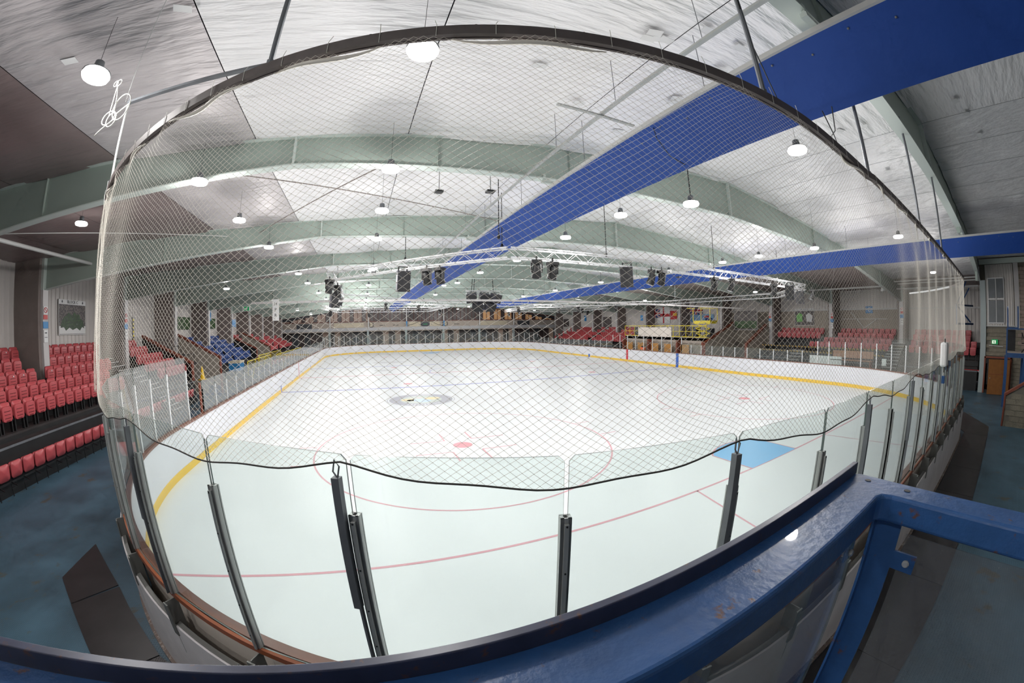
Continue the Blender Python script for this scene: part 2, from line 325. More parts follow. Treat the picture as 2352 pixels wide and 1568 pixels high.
wr = o
corrug(XR, -.3, 5.6, -.03, 4.9, -1).build('cladding_bay', CLAD, wr)
for y0, y1 in ((5.6, 11.9), (11.9, 17.9), (17.9, 23.9)): MB().box((XR, y0, FZ), (XR+.1, y1, 4.9)).build('tan_panel', CLADR, wr)
corrug(XR, 23.9, YF, -.03, 4.9, -1).build('cladding_bay', CLAD, wr)
MB().box((XR-.10, -.3, 4.86), (XR, 17.9, 4.98)).build('wall_rail', RAILW, wr)
for ya, za, yb, zb in ((8.2, 4.2, 10.2, 2.9), (10.6, 4.7, 8.9, 2.9), (11.4, 4.15, 7.4, 4.15)): MB().bar((XR-.03, ya, za), (XR-.03, yb, zb), .05).build('wall_brace', RAILW, wr)
tag(MB().box((XL, YN-.15, FZ), (XR, YN, 8.2)).build('wall_near', CLAD), 'plain wall behind the viewing platform', kind='structure')
# ceiling sheets
ceil = empty('ceiling', kind='structure', label='insulated foil ceiling of sheets between the roof frames')
MB().add([(XL-.5, YN, roofz(XL)+.3), (RX, YN, 8.3), (XR+.5, YN, 7.9), (XL-.5, YF+6, roofz(XL)+.12), (RX, YF+6, roofz(RX)+.16), (XR+.5, YF+6, roofz(XR)+.12)], [(0, 1, 4, 3), (1, 2, 5, 4)]).build('roof_deck', GREYP, ceil)
def sheet(x0, x1, y0, y1, m, k, sag):
    nx, ny = (10, 20); vs = []; rg = np.random.RandomState(k); ph = rg.rand(8)*6.28
    for j in range(ny+1):
        for i in range(nx+1):
            a, b = i/nx, j/ny; x = x0 + (x1-x0)*a; y = y0 + (y1-y0)*b; e = math.sin(PI*a)**.5 if 0 < a < 1 else 0; e2 = min(1, 6*a, 6*(1-a)) if 0 < a < 1 else 0
            z = roofz(x, min(y0, y)) + .03 - sag*e*(.6+.4*math.sin(2.2*b*PI+ph[0])) + .024*e2*(math.sin(24*b+2*a+ph[1]+1.2*math.sin(5*a+ph[3])) + .6*math.sin(51*b-3*a+ph[2]))
            vs.append((x, y, z))
    fs = [(j*(nx+1)+i, (j+1)*(nx+1)+i, (j+1)*(nx+1)+i+1, j*(nx+1)+i+1) for j in range(ny) for i in range(nx)]
    return MB().add(vs, fs).build('ceiling_sheet', m, ceil, True)
edgesL = [XL-.3, -21.1, -18.1, -15.12, -12.1, -9.12, -6.1, -3.0, RX]; edgesR = [RX, 1.8, 3.3, 4.8, 6.3, 7.8, 9.3, 10.8, 12.3, 14.3, 17.3, 20.3, XR+.3]
k = 0
for bi, y0 in enumerate([NF[0]] + NF[1:] + [65.9]):
    y1 = y0 + 6
    if bi == len(NF): break
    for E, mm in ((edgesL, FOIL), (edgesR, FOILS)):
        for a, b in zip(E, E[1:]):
            k += 1; mm2 = FOILD if (b < -15 or b > 20.5) else FOILM if b < -12 else FOILB if (a > 11.5 and y0 > 5) else mm  # FOILM and FOILD carry the fading light towards the eaves in their colour
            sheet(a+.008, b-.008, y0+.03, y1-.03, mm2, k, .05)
for u, v in ((1490, 88), (1505, 75), (1330, 236), (1515, 90), (1530, 92), (1628, 70), (1655, 165), (1700, 110), (1555, 225), (1420, 300), (1545, 235), (2195, 232), (2220, 262), (1985, 290), (2100, 300), (2250, 310), (2150, 380), (420, 20), (160, 140), (1240, 150), (1980, 330), (1930, 300), (2040, 395)):
    d = ray(u, v); t_ = (7.7 - CAM.z)/d.z; p = CAM + d*t_
    for _ in range(8): t_ = (roofz(p.x, p.y) - .045 - CAM.z)/d.z; p = CAM + d*t_
    if XL < p.x < XR and p.y > -8: o = MB().box((-.11, -.06, -.004), (.11, .06, 0)).build('foil_patch', WHT, ceil); o.location = p; o.rotation_euler = (0, .066 if p.x > RX else -.066, rnd.uniform(-.4, .4))
# roof frames with piers
def roof_frame(i, y):
    names = ['behind the camera', 'above the near end boards', 'nearest full one, crossing above the near circles'] + ['%s from the near end' % ordn(n) for n in range(4, 14)]
    t = empty('roof_frame', (0, y, 0), label='pale green steel roof frame, ' + names[i], cat='roof frame', group='pale green roof frames over the ice')
    xl, xr = -22.5, 23.1; bot = [(xl, 5.38), (-11.3, 6.70), (RX, 6.95), (11.9, 6.70), (xr, 5.38)]
    top = [(xl, roofz(xl)), (-11.3, roofz(-11.3)), (RX, roofz(RX)), (11.9, roofz(11.9)), (xr, roofz(xr))]
    if i <= 1: bot[-2] = (11.9, 6.9); bot[-1] = (20.3, 6.35); top[-2] = (11.9, 7.62); top[-1] = (20.3, 7.62)
    for a in range(4):
        (x0, z0), (x1, z1) = bot[a], bot[a+1]; (_, t0), (_, t1) = top[a], top[a+1]
        MB().prism([(x0, -.008, z0), (x1, -.008, z1), (x1, -.008, t1), (x0, -.008, t0)], (0, .016, 0)).build('web', GRN, t)
        MB().prism([(x0, -.11, z0), (x1, -.11, z1), (x1, -.11, z1-.025), (x0, -.11, z0-.025)], (0, .22, 0)).build('bottom_flange', GRNL, t)
        MB().prism([(x0, -.11, t0+.02), (x1, -.11, t1+.02), (x1, -.11, t1), (x0, -.11, t0)], (0, .22, 0)).build('top_flange', GRNL, t)
    for x in (-11.3, RX, 11.9):
        zb = 6.70 if x != RX else 6.95; MB().box((x-.02, -.10, zb), (x+.02, .10, roofz(x))).build('stiffener', GRNL, t)
    for x in (-17, -8.5, -5.5, 6.5, 17):
        zb = 6.7 if abs(x) < 11 else 6.05; MB().box((x-.006, -.06, zb), (x+.006, .06, roofz(x)-.02)).build('stiffener', GRN, t)
    return t
def hollow_label(i, side): return '%s block wall pier with white face, %s' % (side, ['behind the camera', 'beside the near end', 'at the near corner', 'fourth', 'fifth', 'sixth', 'seventh', 'eighth', 'ninth', 'tenth', 'eleventh', 'twelfth'][i])
for i, y in enumerate(NF):
    roof_frame(i, y)
    for side, xf, xw in (('left', -22.5, XL), ('right', 23.1, XR)):
        if i <= 1 and side == 'right': continue
        nm = ['behind the camera', 'level with the near boards', 'at the near corner'] + ['%s along from the camera' % ordn(n) for n in range(4, 14)]
        t = empty('wall_pier', (xf, y, 0), label='brown block pier with white steel face, %s wall, %s' % (side, nm[i]), cat='pier', group='brown piers along the %s wall' % side)
        s = -1 if side == 'left' else 1; dx = abs(xw - xf)
        MB().box((min(s*.06, s*dx), -.30, FZ), (max(s*.06, s*dx), .30, roofz(xf)-.02)).build('block_pier', PIER, t)
        MB().box((-.06, -.15, FZ), (.06, .15, 5.36)).build('white_face', PIERW, t)
        MB().box((-.07, -.17, 5.36), (.07, .17, roofz(xf))).build('knee_plate', GRNL, t)
# ================================================================== BARRIER
def barrier(name, label): return empty(name, label=label, cat='rink barrier', group='white hockey boards with clear panes around the ice')
near = barrier('rink_barrier', 'curved white hockey boards and tall clear panes at the near end')
leftb = barrier('rink_barrier', 'white hockey boards and low clear panes along the left side')
rightb = barrier('rink_barrier', 'white hockey boards and panes along the right side, blue and red marks')
farb = barrier('rink_barrier', 'white hockey boards and tall panes at the far end')
HB = 1.19
def sweep(pts, norms, prof, name, mats, parent, mis=None):
    """sweep profile [(off, z)...] (closed) along pts"""
    n = len(prof); vs = []
    for p, q in zip(pts, norms):
        for o_, z in prof: vs.append((p[0] + q[0]*o_, p[1] + q[1]*o_, z))
    b = MB()
    for a in range(n):
        fs = [(i*n+a, i*n+(a+1) % n, (i+1)*n+(a+1) % n, (i+1)*n+a) for i in range(len(pts)-1)]
        if a == 0: b.add(vs, fs, mis[a] if mis else 0)
        else: b.f += fs; b.mi += [mis[a] if mis else 0]*len(fs)
    b.f += [tuple(range(n)), tuple(range((len(pts)-1)*n, len(pts)*n))[::-1]]; b.mi += [0, 0]
    return b.build(name, mats, parent)
def seg_board(pts, norms, parent, outer=True):
    sweep(pts, norms, [(0, .20), (0, HB), (.03, HB), (.03, .20)], 'board_panel', [BOARD, CREAM], parent, [0, 0, 1, 0])
    sweep(pts, norms, [(-.012, 0), (-.012, .20), (.03, .20), (.03, 0)], 'kick_strip', YEL, parent)
    sweep(pts, norms, [(-.02, HB), (-.02, HB+.05), (.07, HB+.05), (.07, HB)], 'cap_rail', CAPB, parent)
    sweep(pts, norms, [(.095, HB+.0), (.095, HB+.05), (.125, HB+.045), (.132, HB+.0)], 'outer_cap_rail', CAPR, parent)
    sweep(pts, norms, [(.215, FZ), (.215, .92), (.235, .92), (.235, FZ)], 'skirt_panel', SKIRT, parent)
    sweep(pts, norms, [(.165, .90), (.165, .93), (.214, .93), (.214, .90)], 'ledge', STIFF, parent)
    sweep(pts, norms, [(.235, FZ), (.235, FZ+.05), (.28, FZ+.04), (.28, FZ)], 'kerb', KERB, parent)
def post(p, n, z1, parent, m=ALU, hook=False, stiff=True, wd=.055):
    t = Vector((-n.y, n.x, 0)); M = Matrix((t, n, Vector((0, 0, 1)))).transposed().to_4x4(); M.translation = p - n*.1
    b = MB()   # H shaped profile: two flanges and a slot
    b.box((-wd/2, .115, HB+.05), (wd/2, .125, z1), 0, M); b.box((-wd/2, .085, HB+.05), (-wd/2+.02, .125, z1), 0, M); b.box((wd/2-.02, .085, HB+.05), (wd/2, .125, z1), 0, M)
    b.box((-wd/2, .070, HB+.05), (wd/2, .080, z1), 0, M); b.box((-.008, .08, HB+.05), (.008, .115, z1-.02), 0, M)
    b.box((-.012, .126, HB+.05), (.012, .146, z1-.03), 0, M)
    o = b.build('post', m, parent)
    q = MB()
    zz = HB + .2
    while zz < z1: q.lathe([(.006, 0), (.006, .004)], 6, 0, M @ Matrix.Translation((0, .146, zz)) @ Matrix.Rotation(-PI/2, 4, 'X')); zz += .3
    q.build('rivet', BLK, o)['kind'] = 'stuff'
    if stiff: MB().box((-.005, .10, .55), (.005, .235, HB), 0, M).box((-.042, .233, .80), (.042, .248, HB-.02), 0, M).build('stiffener', STIFF, parent)
    if hook:
        MB().box((-.075, .13, 2.02), (-.03, .175, 2.86), 0, M).box((-.045, .14, HB+.05), (-.03, .17, 2.02), 0, M).build('hook_post', STEEL, parent)
        MB().tube([M @ Vector((-.05, .15, 2.86)), M @ Vector((-.07, .15, 2.89)), M @ Vector((-.06, .14, 2.95)), M @ Vector((-.03, .15, 2.92)), M @ Vector((-.045, .15, 2.86))], .005, 5).build('snap_hook', STEEL, parent)
def pane(p, q, z0, z1, parent, m=GLASS):
    d = (q - p).normalized(); n = Vector((-d.y, d.x, 0)); a = p + d*.012; b_ = q - d*.012; th = n*.006; c = .03
    poly = [(a, z0), (b_, z0), (b_, z1-c), (b_ - d*c, z1), (a + d*c, z1), (a, z1-c)]
    vs = [Vector((v.x, v.y, z)) - th for v, z in poly] + [Vector((v.x, v.y, z)) + th for v, z in poly]; k = len(poly)
    b = MB().add(vs, [tuple(range(k))[::-1], tuple(range(k, 2*k))], 0); b.f += [(i, (i+1) % k, k+(i+1) % k, k+i) for i in range(k)]; b.mi += [1]*k
    return b.build('clear_pane', [m, GEDGE], parent)
SP = [0, 1.19, 2.2, 3.2, 4.25, 5.3, 6.35, 7.5, 8.67, 9.91, 11.02, 12.13, 13.22, 14.33, 15.43, 16.55]
while SP[-1] + 1.13 < STOT - .4: SP.append(SP[-1] + 1.13)
SP.append(STOT)
HOOK = {8: 1, 10: 1, 12: 1, 14: 1, 16: 1, 19: 1, 22: 1}
MILKY = {0, 1, 2, 3, 4, 5}
for i, s in enumerate(SP):
    p, n = path(s); post(p, n, 2.63 if s > 0 else 2.6, near, ALU if 5 < i < 30 else WHITEALU, hook=i in HOOK, wd=.06)
    if i: 
        a = path(SP[i-1])[0]; pane(a, p, HB+.05, 2.97 if i != 30 else 2.96, near, GLASSM if i-1 in MILKY else GLASS)
k = 0
while k < STOT - .01:
    e = min(k + 2.26, STOT); m = 10; P_ = [path(k + (e-k)*j/m, 0) for j in range(m+1)]; seg_board([x[0] for x in P_], [x[1] for x in P_], near); k = e
# sides
def side(x, n, y0, y1, parent, heights):
    y = y0
    while y < y1 - .05:
        e = min(y + 2.38, y1); seg_board([Vector((x, y+.002, 0)), Vector((x, e-.002, 0))], [n, n], parent); y = e
    for a, b, hp, hg, st in heights:
        N_ = max(1, round((b-a)/st)); ys = [a + (b-a)*j/N_ for j in range(N_+1)]
        for j, yy in enumerate(ys):
            if j or a > y0 + .5: post(Vector((x, yy, 0)) + n*.1, n, hp, parent, WHITEALU, stiff=False)
            if j and hg: pane(Vector((x, ys[j-1], 0)) + n*.1, Vector((x, yy, 0)) + n*.1, HB+.05, hg, parent, GLASSM if n.x < 0 else GLASS)
side(-W, Vector((-1, 0, 0)), 9.6, LEN-R, leftb, [(9.6, 10.72, 1.95, None, 1.2), (10.72, LEN-R, 1.95, 2.2, 1.19)])
side(W, Vector((1, 0, 0)), 9.6, LEN-R, rightb, [(9.6, 22.1, 1.97, 2.0, 1.19), (22.1, 32.1, 2.63, None, 1.19), (32.1, LEN-R, 2.0, 2.0, 1.19)])
MB().box((-15.14, 10.58, .3), (-15.09, 10.66, 2.15)).build('gate_post', COPE, leftb)
for yy, m, z0, z1, wd in ((BL, mat('mark_blue', (.03, .12, .48), .35), .0, HB, .3), (LEN/2, mat('mark_red', (.55, .03, .05), .35), .2, HB, .3), (LEN-BL, MATS['mark_blue'], 0, .35, .3)):
    MB().box((W-.016, yy-wd/2, z0), (W, yy+wd/2, z1)).build('line_mark', m, rightb)
for yy, m, z0, z1 in ((BL, FADE_BLUE, .0, .42), (LEN/2, FADE_RED, .0, HB), (LEN-BL, FADE_BLUE, 0, .35)): MB().box((-W, yy-.12, z0), (-W+.016, yy+.12, z1)).build('line_mark', m, leftb)
for yy in (13.0, 19.5, 20.6): MB().box((W-.004, yy, .2), (W, yy+.015, HB)).build('panel_joint', CREAMP, rightb)
# far end
for cx, a0, a1 in ((W-R, 0, .5*PI), (-W+R, .5*PI, PI)):
    for q in range(4):
        aa = [a0 + (a1-a0)*(q*6+j)/24 for j in range(7)]; nn = [Vector((math.cos(a), math.sin(a), 0)) for a in aa]
        seg_board([Vector((cx, LEN-R, 0)) + R*n_ for n_ in nn], nn, farb)
for q in range(5): x0 = -6.5 + q*2.6; seg_board([Vector((x0+2.6, LEN, 0)), Vector((x0, LEN, 0))], [Vector((0, 1, 0))]*2, farb)
PP = []
for cx, a0 in ((W-R, 0), (-W+R, .5*PI)):
    PP.append([(Vector((cx, LEN-R, 0)) + (R+.1)*Vector((math.cos(a0+j*PI/24), math.sin(a0+j*PI/24), 0)), Vector((math.cos(a0+j*PI/24), math.sin(a0+j*PI/24), 0))) for j in range(13)])
PP[0] += [(Vector((6.5 - j*1.3, LEN+.1, 0)), Vector((0, 1, 0))) for j in range(1, 10)]
allp = PP[0] + PP[1]
for j, (p, n) in enumerate(allp):
    post(p, n, 2.55, farb, WHITEALU, stiff=False)
    if j: pane(allp[j-1][0], p, HB+.05, 2.75, farb)
# ================================================================== NET RAIL + NET
def railp(s, off=.1): p, n = path(s, off); return p, n
s0, s1 = 6.75, STOT - 6.75
def railz(s): return 5.24 + .06*math.sin(s*.23)*(s < 16)
rl = empty('net_rail', label='curved dark rail above the near boards carrying the netting', cat='rail')
k = s0; nseg = 0
while k < s1 - .01:
    e = min(k + 3.1, s1); m = 14; P_ = [railp(k + (e-k)*j/m) for j in range(m+1)]; endp = k > s1 - 5.2
    b = MB(); prof = [(-.028, .035), (-.028, -.035), (-.012, -.035), (-.012, -.03), (.012, -.03), (.012, -.035), (.028, -.035), (.028, .035)]; vs = []
    for j, (p, n) in enumerate(P_):
        z = railz(k + (e-k)*j/m)
        for o_, dz in prof: vs.append((p.x+n.x*o_, p.y+n.y*o_, z+dz))
    q = len(prof); b.add(vs, [(j*q+a, j*q+(a+1) % q, (j+1)*q+(a+1) % q, (j+1)*q+a) for j in range(m) for a in range(q)] + [tuple(range(q)), tuple(range(m*q, m*q+q))])
    o = b.build('rail_length', WHITEALU if endp else RAILB, rl)
    if endp: o['label'] = 'white end length of rail'
    k = e
for s in np.arange(s0+.6, 17.5, .62):
    p, n = railp(s, .1); z = railz(s)
    MB().tube([p + Vector((0, 0, z+.035)) + .012*Vector((math.cos(a), 0, 1+math.sin(a))) for a in np.linspace(0, 2*PI, 9)], .004, 5).build('eye_bolt', BLK, rl)
for s in np.arange(s0+.1, 20, .33):
    p, n = railp(s, .1); z = railz(s); t_ = rnd.uniform(-.02, .02)
    MB().tube([p + n*.031 + Vector((0, 0, z-.045)), p + n*.033 + Vector((0, 0, z+.038)), p + n*.02 + Vector((t_, 0, z+.062+.05*rnd.random()))], .0022, 4).build('cable_tie', ROPE if s > 8 else WHT, rl)
# hanging rods
for i, (s, ztop, lb) in enumerate(((10.35, 7.55, 'dark steel rod holding the net rail, in front of the cable strut'), (13.72, 7.0, 'dark pole holding the net rail in front of the blue fabric duct'), (15.9, 7.0, 'thin pole holding the net rail beyond the duct, nearer one'), (18.9, 7.2, 'thin pole holding the net rail beyond the duct, middle one'), (21.8, 7.2, 'thin pole holding the net rail beyond the duct, farthest one'), (7.25, 6.35, 'bright thin rod down to the left end of the rail'))):
    p, n = railp(s); t = empty('hanging_rod', (p.x, p.y, railz(s)+.03), label=lb, cat='rod', group='rods holding up the net rail')
    zt = min(ztop, roofz(p.x)) if i != 5 else 6.35
    if i == 0: zt = roofz(p.x)
    MB().tube([(0, 0, 0), (0, 0, zt - railz(s) - .03)], .021 if i < 5 else .014, 8).build('rod', STEEL if i < 5 else ALU, t)
    MB().lathe([(.03, 0), (.03, .03), (.022, .035)], 8).build('collar', STEEL, t)
pa, _ = railp(7.25); pb = onZ(640, 150, 6.33)
t = empty('strut', (pa.x, pa.y, 6.36), label='dark horizontal steel channel strut at upper left', cat='strut'); MB().bar((0, 0, 0), (pb.x-pa.x, pb.y-pa.y, -.0), .05, .03).build('channel', STEEL, t); MB().lathe([(.012, -.04), (.012, .06)], 6).build('bolt', STEEL, t)
t = empty('guy_wire', (pa.x-.05, pa.y, 6.38), label='thin steel wire rising from the strut to the ceiling', cat='wire'); q = onZ(392, 0, 7.15); MB().tube([(0, 0, 0), (q.x-pa.x, q.y-pa.y, .8)], .004, 5).build('wire', ALU, t)
# coil of rope
cc = onZ(262, 262, 5.95); vs = []
def loopcurve(c, r, a0, a1, tx, ty, n=22): return [c + Vector((r*math.cos(a)*tx[0]+r*math.sin(a)*ty[0], r*math.cos(a)*tx[1]+r*math.sin(a)*ty[1], r*math.cos(a)*tx[2]+r*math.sin(a)*ty[2])) for a in np.linspace(a0, a1, n)]
rx = Rc @ Vector((1, 0, 0)); ux = Vector((0, 0, 1))
t = empty('rope_coil', cc, label='loose coil of pale rope hanging from the strut end', cat='rope')
top_ = onZ(272, 187, 6.36) - cc
b = MB(); cpts = loopcurve(Vector((0, 0, 0)) + rx*.12+ux*.05, .16, 0, 2*PI, rx, ux*.95) + loopcurve(-rx*.10-ux*.02, .13, 0, 2*PI, rx, ux*.6) + loopcurve(-rx*.03-ux*.06, .10, 0, 2*PI, rx, ux*.8) + [-rx*.22-ux*.13, -rx*.33-ux*.17]
b.tube(cpts, .006, 6); b.tube([top_, top_*.5 + rx*.02, Vector((0, 0, .02))], .005, 5); b.tube([top_ + Vector((.01, 0, 0)), top_*.4 - rx*.05, -rx*.10], .005, 5)
b.tube(loopcurve(top_ - ux*.02 - rx*.03, .045, 0, 2*PI, rx, ux*.8, 14), .004, 5); b.tube(loopcurve(top_ + rx*.03 - ux*.03, .055, 0, 2*PI, rx, ux*.7, 14), .004, 5); b.build('rope', ROPE, t, True)
# net surface
hook_s = [SP[i] for i in sorted(HOOK)]
def botz(s):
    hs = [s0] + hook_s + [30, 34, s1]
    for a, b in zip(hs, hs[1:]):
        if a <= s <= b: f = (s-a)/(b-a); return 2.945 - min(.115, .06*(b-a)) * math.sin(PI*f) - .01*math.sin(9*s)
    return 2.94
SG = np.linspace(s0, s1, 1200); PX = np.array([[*railp(s, .1)[0][:2], *railp(s, .1)[1][:2]] for s in SG]); RZ = np.array([railz(s) for s in SG]) - .035; BZ = np.array([botz(s) for s in SG])
def netpt(s, v):
    """s along rail, v 0 (rail) .. 1 (bottom line); arrays"""
    x = np.interp(s, SG, PX[:, 0]); y = np.interp(s, SG, PX[:, 1]); nx = np.interp(s, SG, PX[:, 2]); ny = np.interp(s, SG, PX[:, 3]); zt = np.interp(s, SG, RZ); zb = np.interp(s, SG, BZ)
    vv = v + .02*np.sin(3.1*s)*np.sin(PI*v); z = zt + (zb-zt)*vv
    o = .05*np.sin(PI*v)*np.sin(.8*s+.5) + .018*np.sin(5*s+3*v)*np.sin(PI*v) + np.exp(-v*14)*.03*np.sin(9*s)+ .07*v
    ds = .03*np.sin(2.3*s+1)*np.sin(PI*v)
    tx, ty = -ny, nx
    return np.stack([x + nx*o + tx*ds, y + ny*o + ty*ds, z], -1)
def netting(name, sa, sb, du, nv, r, parent, m, fn=netpt, mod=None):
    nu = int((sb-sa)/du); V = []; F = []; base = 0
    for sg in (1, -1):
        starts = [(i, 0 if sg > 0 else 0) for i in range(-nv, nu+1) if (i % 2 == 0)]
        for i0, _ in starts:
            js = np.arange(nv+1); is_ = i0 + js if sg > 0 else i0 + nv - js
            ok = (is_ >= 0) & (is_ <= nu)
            if ok.sum() < 2: continue
            js = js[ok]; is_ = is_[ok]; P = fn(sa + is_*du, js/nv)
            T = np.gradient(P, axis=0); T /= np.linalg.norm(T, axis=1)[:, None]
            A = np.cross(T, np.array([.3, .3, .9])); A /= np.linalg.norm(A, axis=1)[:, None]; B = np.cross(T, A)
            k = len(P)
            for j in range(3): a = 2*PI*j/3; V.append(P + r*(math.cos(a)*A + math.sin(a)*B))
            idx = base + np.arange(3*k).reshape(3, k)
            for j in range(3):
                a = idx[j]; b = idx[(j+1) % 3]; F.append(np.stack([a[:-1], a[1:], b[1:], b[:-1]], 1))
            base += 3*k
    V = np.concatenate(V); F = np.concatenate(F).astype(np.int32); me = bpy.data.meshes.new(name)
    me.vertices.add(len(V)); me.vertices.foreach_set('co', V.ravel()); me.loops.add(F.size); me.loops.foreach_set('vertex_index', F.ravel())
    me.polygons.add(len(F)); me.polygons.foreach_set('loop_start', np.arange(0, F.size, 4, dtype=np.int32)); me.polygons.foreach_set('loop_total', np.full(len(F), 4, dtype=np.int32)); me.polygons.foreach_set('use_smooth', np.ones(len(F), dtype=bool))
    me.materials.append(m); me.update(calc_edges=True); return put(name, me, parent)
nt_ = empty('safety_net', label='pale diamond mesh safety netting hanging from the curved rail', cat='net')
m1 = netting('netting', s0, s1, .028, 122, .00098, nt_, NET); m1['kind'] = 'stuff'
# knots near the camera
ksv = []; kf = []
ii, jj = np.meshgrid(np.arange(0, int((20-s0)/.028)), np.arange(0, 123)); okk = (ii + jj) % 2 == 0; KP = netpt(s0 + ii[okk]*.028, jj[okk]/122)
O_ = np.array([[1,0,0],[-1,0,0],[0,1,0],[0,-1,0],[0,0,1],[0,0,-1]])*.0023; KV = (KP[:, None, :] + O_[None]).reshape(-1, 3)
FT = np.array([[0,2,4],[2,1,4],[1,3,4],[3,0,4],[2,0,5],[1,2,5],[3,1,5],[0,3,5]]); KF = (np.arange(len(KP))[:, None, None]*6 + FT[None]).reshape(-1, 3).astype(np.int32)
me = bpy.data.meshes.new('knots'); me.vertices.add(len(KV)); me.vertices.foreach_set('co', KV.ravel()); me.loops.add(KF.size); me.loops.foreach_set('vertex_index', KF.ravel()); me.polygons.add(len(KF))
me.polygons.foreach_set('loop_start', np.arange(0, KF.size, 3, dtype=np.int32)); me.polygons.foreach_set('loop_total', np.full(len(KF), 3, dtype=np.int32)); me.materials.append(NET); me.update(calc_edges=True)
me.materials.clear(); me.materials.append(mat('knot_cord', (.40, .36, .30), .8)); put('knot', me, nt_)['kind'] = 'stuff'
# bottom line cord
ss = np.arange(s0+.1, s1-.1, .08); B_ = netpt(ss, np.ones(len(ss))); MB().tube([tuple(p) for p in B_], .0055, 5).build('edge_line', NETD, nt_, True)['label'] = 'dark cord along the bottom edge'
# rolled net under the rail and gathered folds at the left end
for a in np.arange(s0+.2, 22, 1.15):
    if rnd.random() < .75:
        L_ = rnd.uniform(.4, .95); q = np.linspace(a, a+L_, 12); P_ = netpt(q, .006 + .02*np.sin(np.linspace(0, PI, 12))*rnd.random()); MB().tube([tuple(p) for p in P_], [.004+.012*math.sin(PI*i/11) for i in range(12)], 5).build('rolled_edge', NET, nt_, True)
def fold(k):
    def fn(s, v):
        f = (s - s0)/.9; g = 1 - .55*np.sin(PI*v)**.8
        base = netpt(s0 + .02 + (f-.1)*.16*g + .03*k + 0*v, v*.98); base[..., 0] += .05*np.sin(f*14+k*2)*.6 - .03*k; base[..., 1] += .05*np.cos(f*14+k) + .02*k; return base
    return fn
netting('gathered_fold', s0, s0+.9, .045, 80, .00095, nt_, NET, fold(0))['kind'] = 'stuff'
for k in range(4):
    vv = np.linspace(0, 1, 30); P_ = netpt(np.full(30, s0+.05+.07*k) + .05*np.sin(vv*(5+k)+k), vv*.98); P_[:, 0] += .04*np.sin(vv*4+k*1.7)
    MB().tube([tuple(p) for p in P_], .0035, 4).build('gathered_cord', NET, nt_, True)
# ================================================================== PLATFORM RAILING (camera stands here)
pr_ = empty('platform_railing', (-8.76, -1.04, 3.2), label='chipped blue steel platform railing with clear panels in the foreground', cat='railing')
def rel(v): return Vector(v) - Vector((-8.76, -1.04, 3.2))
def rbar(name, a, b, m, bev=.006, lb=None):
    me = MB().box(rel(a), rel(b)); o = me.build(name, m, pr_); md = o.modifiers.new('b', 'BEVEL'); md.width = bev; md.segments = 3
    if lb: o['label'] = lb
    return o
def chan(name, poly, lb=None):   # L-shaped corner top plate
    o = MB().prism([rel(p) for p in poly], (0, 0, -.008)).build(name, STEELB, pr_); md = o.modifiers.new('b', 'BEVEL'); md.width = .003; md.segments = 2; return o
XB, XI, YO, YI2 = -8.705, -8.815, -.985, -1.105
# top rail: rounded angle section front and side
o = MB().prism([rel(p) for p in ((-13.2, YO, 3.2), (-13.2, YI2, 3.2), (XI-.03, YI2, 3.2), (XI-.008, YI2-.008, 3.2), (XI, YI2-.03, 3.2), (XI, -4.2, 3.2), (XB, -4.2, 3.2), (XB, YO-.02, 3.2), (XB-.02, YO, 3.2))], (0, 0, -.07)).build('top_rail', STEELB, pr_)
md = o.modifiers.new('b', 'BEVEL'); md.width = .009; md.segments = 3; md.limit_method = 'ANGLE'
rbar('lip', (-13.2, YO-.012, 3.199), (XB-.01, YO+.003, 3.232), DKSTEEL, .002, 'dark thin upright lip along the front rail')
for x, y in ((-8.75, -1.045), (-8.755, -1.16)):
    o = MB().lathe([(.009, 0), (.009, .0015)], 12).build('bolt_hole', BLK, pr_); o.location = rel((x, y, 3.2))
MB().box(rel((-8.80, -1.10, 0)), rel((-8.765, -1.093, 3.14))).box(rel((-8.772, -1.17, 0)), rel((-8.765, -1.10, 3.14))).build('corner_post', STEELB, pr_)
MB().box(rel((-11.2, -1.10, 0)), rel((-11.15, -1.05, 3.14))).build('post', STEELB, pr_); MB().box(rel((-8.80, -3.7, 0)), rel((-8.75, -3.65, 3.14))).build('post', STEELB, pr_)
ACR = glassmat('scratched_acrylic', (.80, .80, .80), .05, .8)
o = MB().box(rel((-11.1, -1.068, 2.25)), rel((-8.83, -1.063, 3.10))).build('clear_panel', ACR, pr_); o['label'] = 'scratched clear panel under the front rail'
o = MB().box(rel((-8.782, -3.6, 2.25)), rel((-8.777, -1.19, 3.10))).build('clear_panel', ACR, pr_); o['label'] = 'clear panel under the side rail'
for a, b, sc in (((-8.86, -1.062, 3.005), (-8.80, -1.056, 3.055), (-8.84, -1.07, 3.03)), ((-8.786, -1.235, 3.0), (-8.779, -1.17, 3.05), (-8.79, -1.212, 3.025))):
    c = MB().box(rel(a), rel(b)).build('clip', STEELB, pr_); axis = 'X' if sc[1] > -1.1 else 'Y'
    Mx = Matrix.Translation(rel(sc)) @ (Matrix.Rotation(PI/2, 4, 'X') if axis == 'X' else Matrix.Rotation(-PI/2, 4, 'Y'))
    MB().lathe([(.010, -.004), (.010, 0), (.007, .004)], 12, 0, Mx).build('screw', ALU, c)
dk = empty('viewing_deck', (-11, -3, 2.2), label='blue steel viewing deck behind the railing', cat='platform')
MB().box((-2.2, -1.5, -.12), (2.2, 1.9, 0)).build('deck_plate', STEELB, dk)
for x in (-2, 2):
    for y in (-1.4, 1.75): MB().box((x-.04, y-.04, -2.23), (x+.04, y+.04, -.12)).build('leg', STEELB, dk)
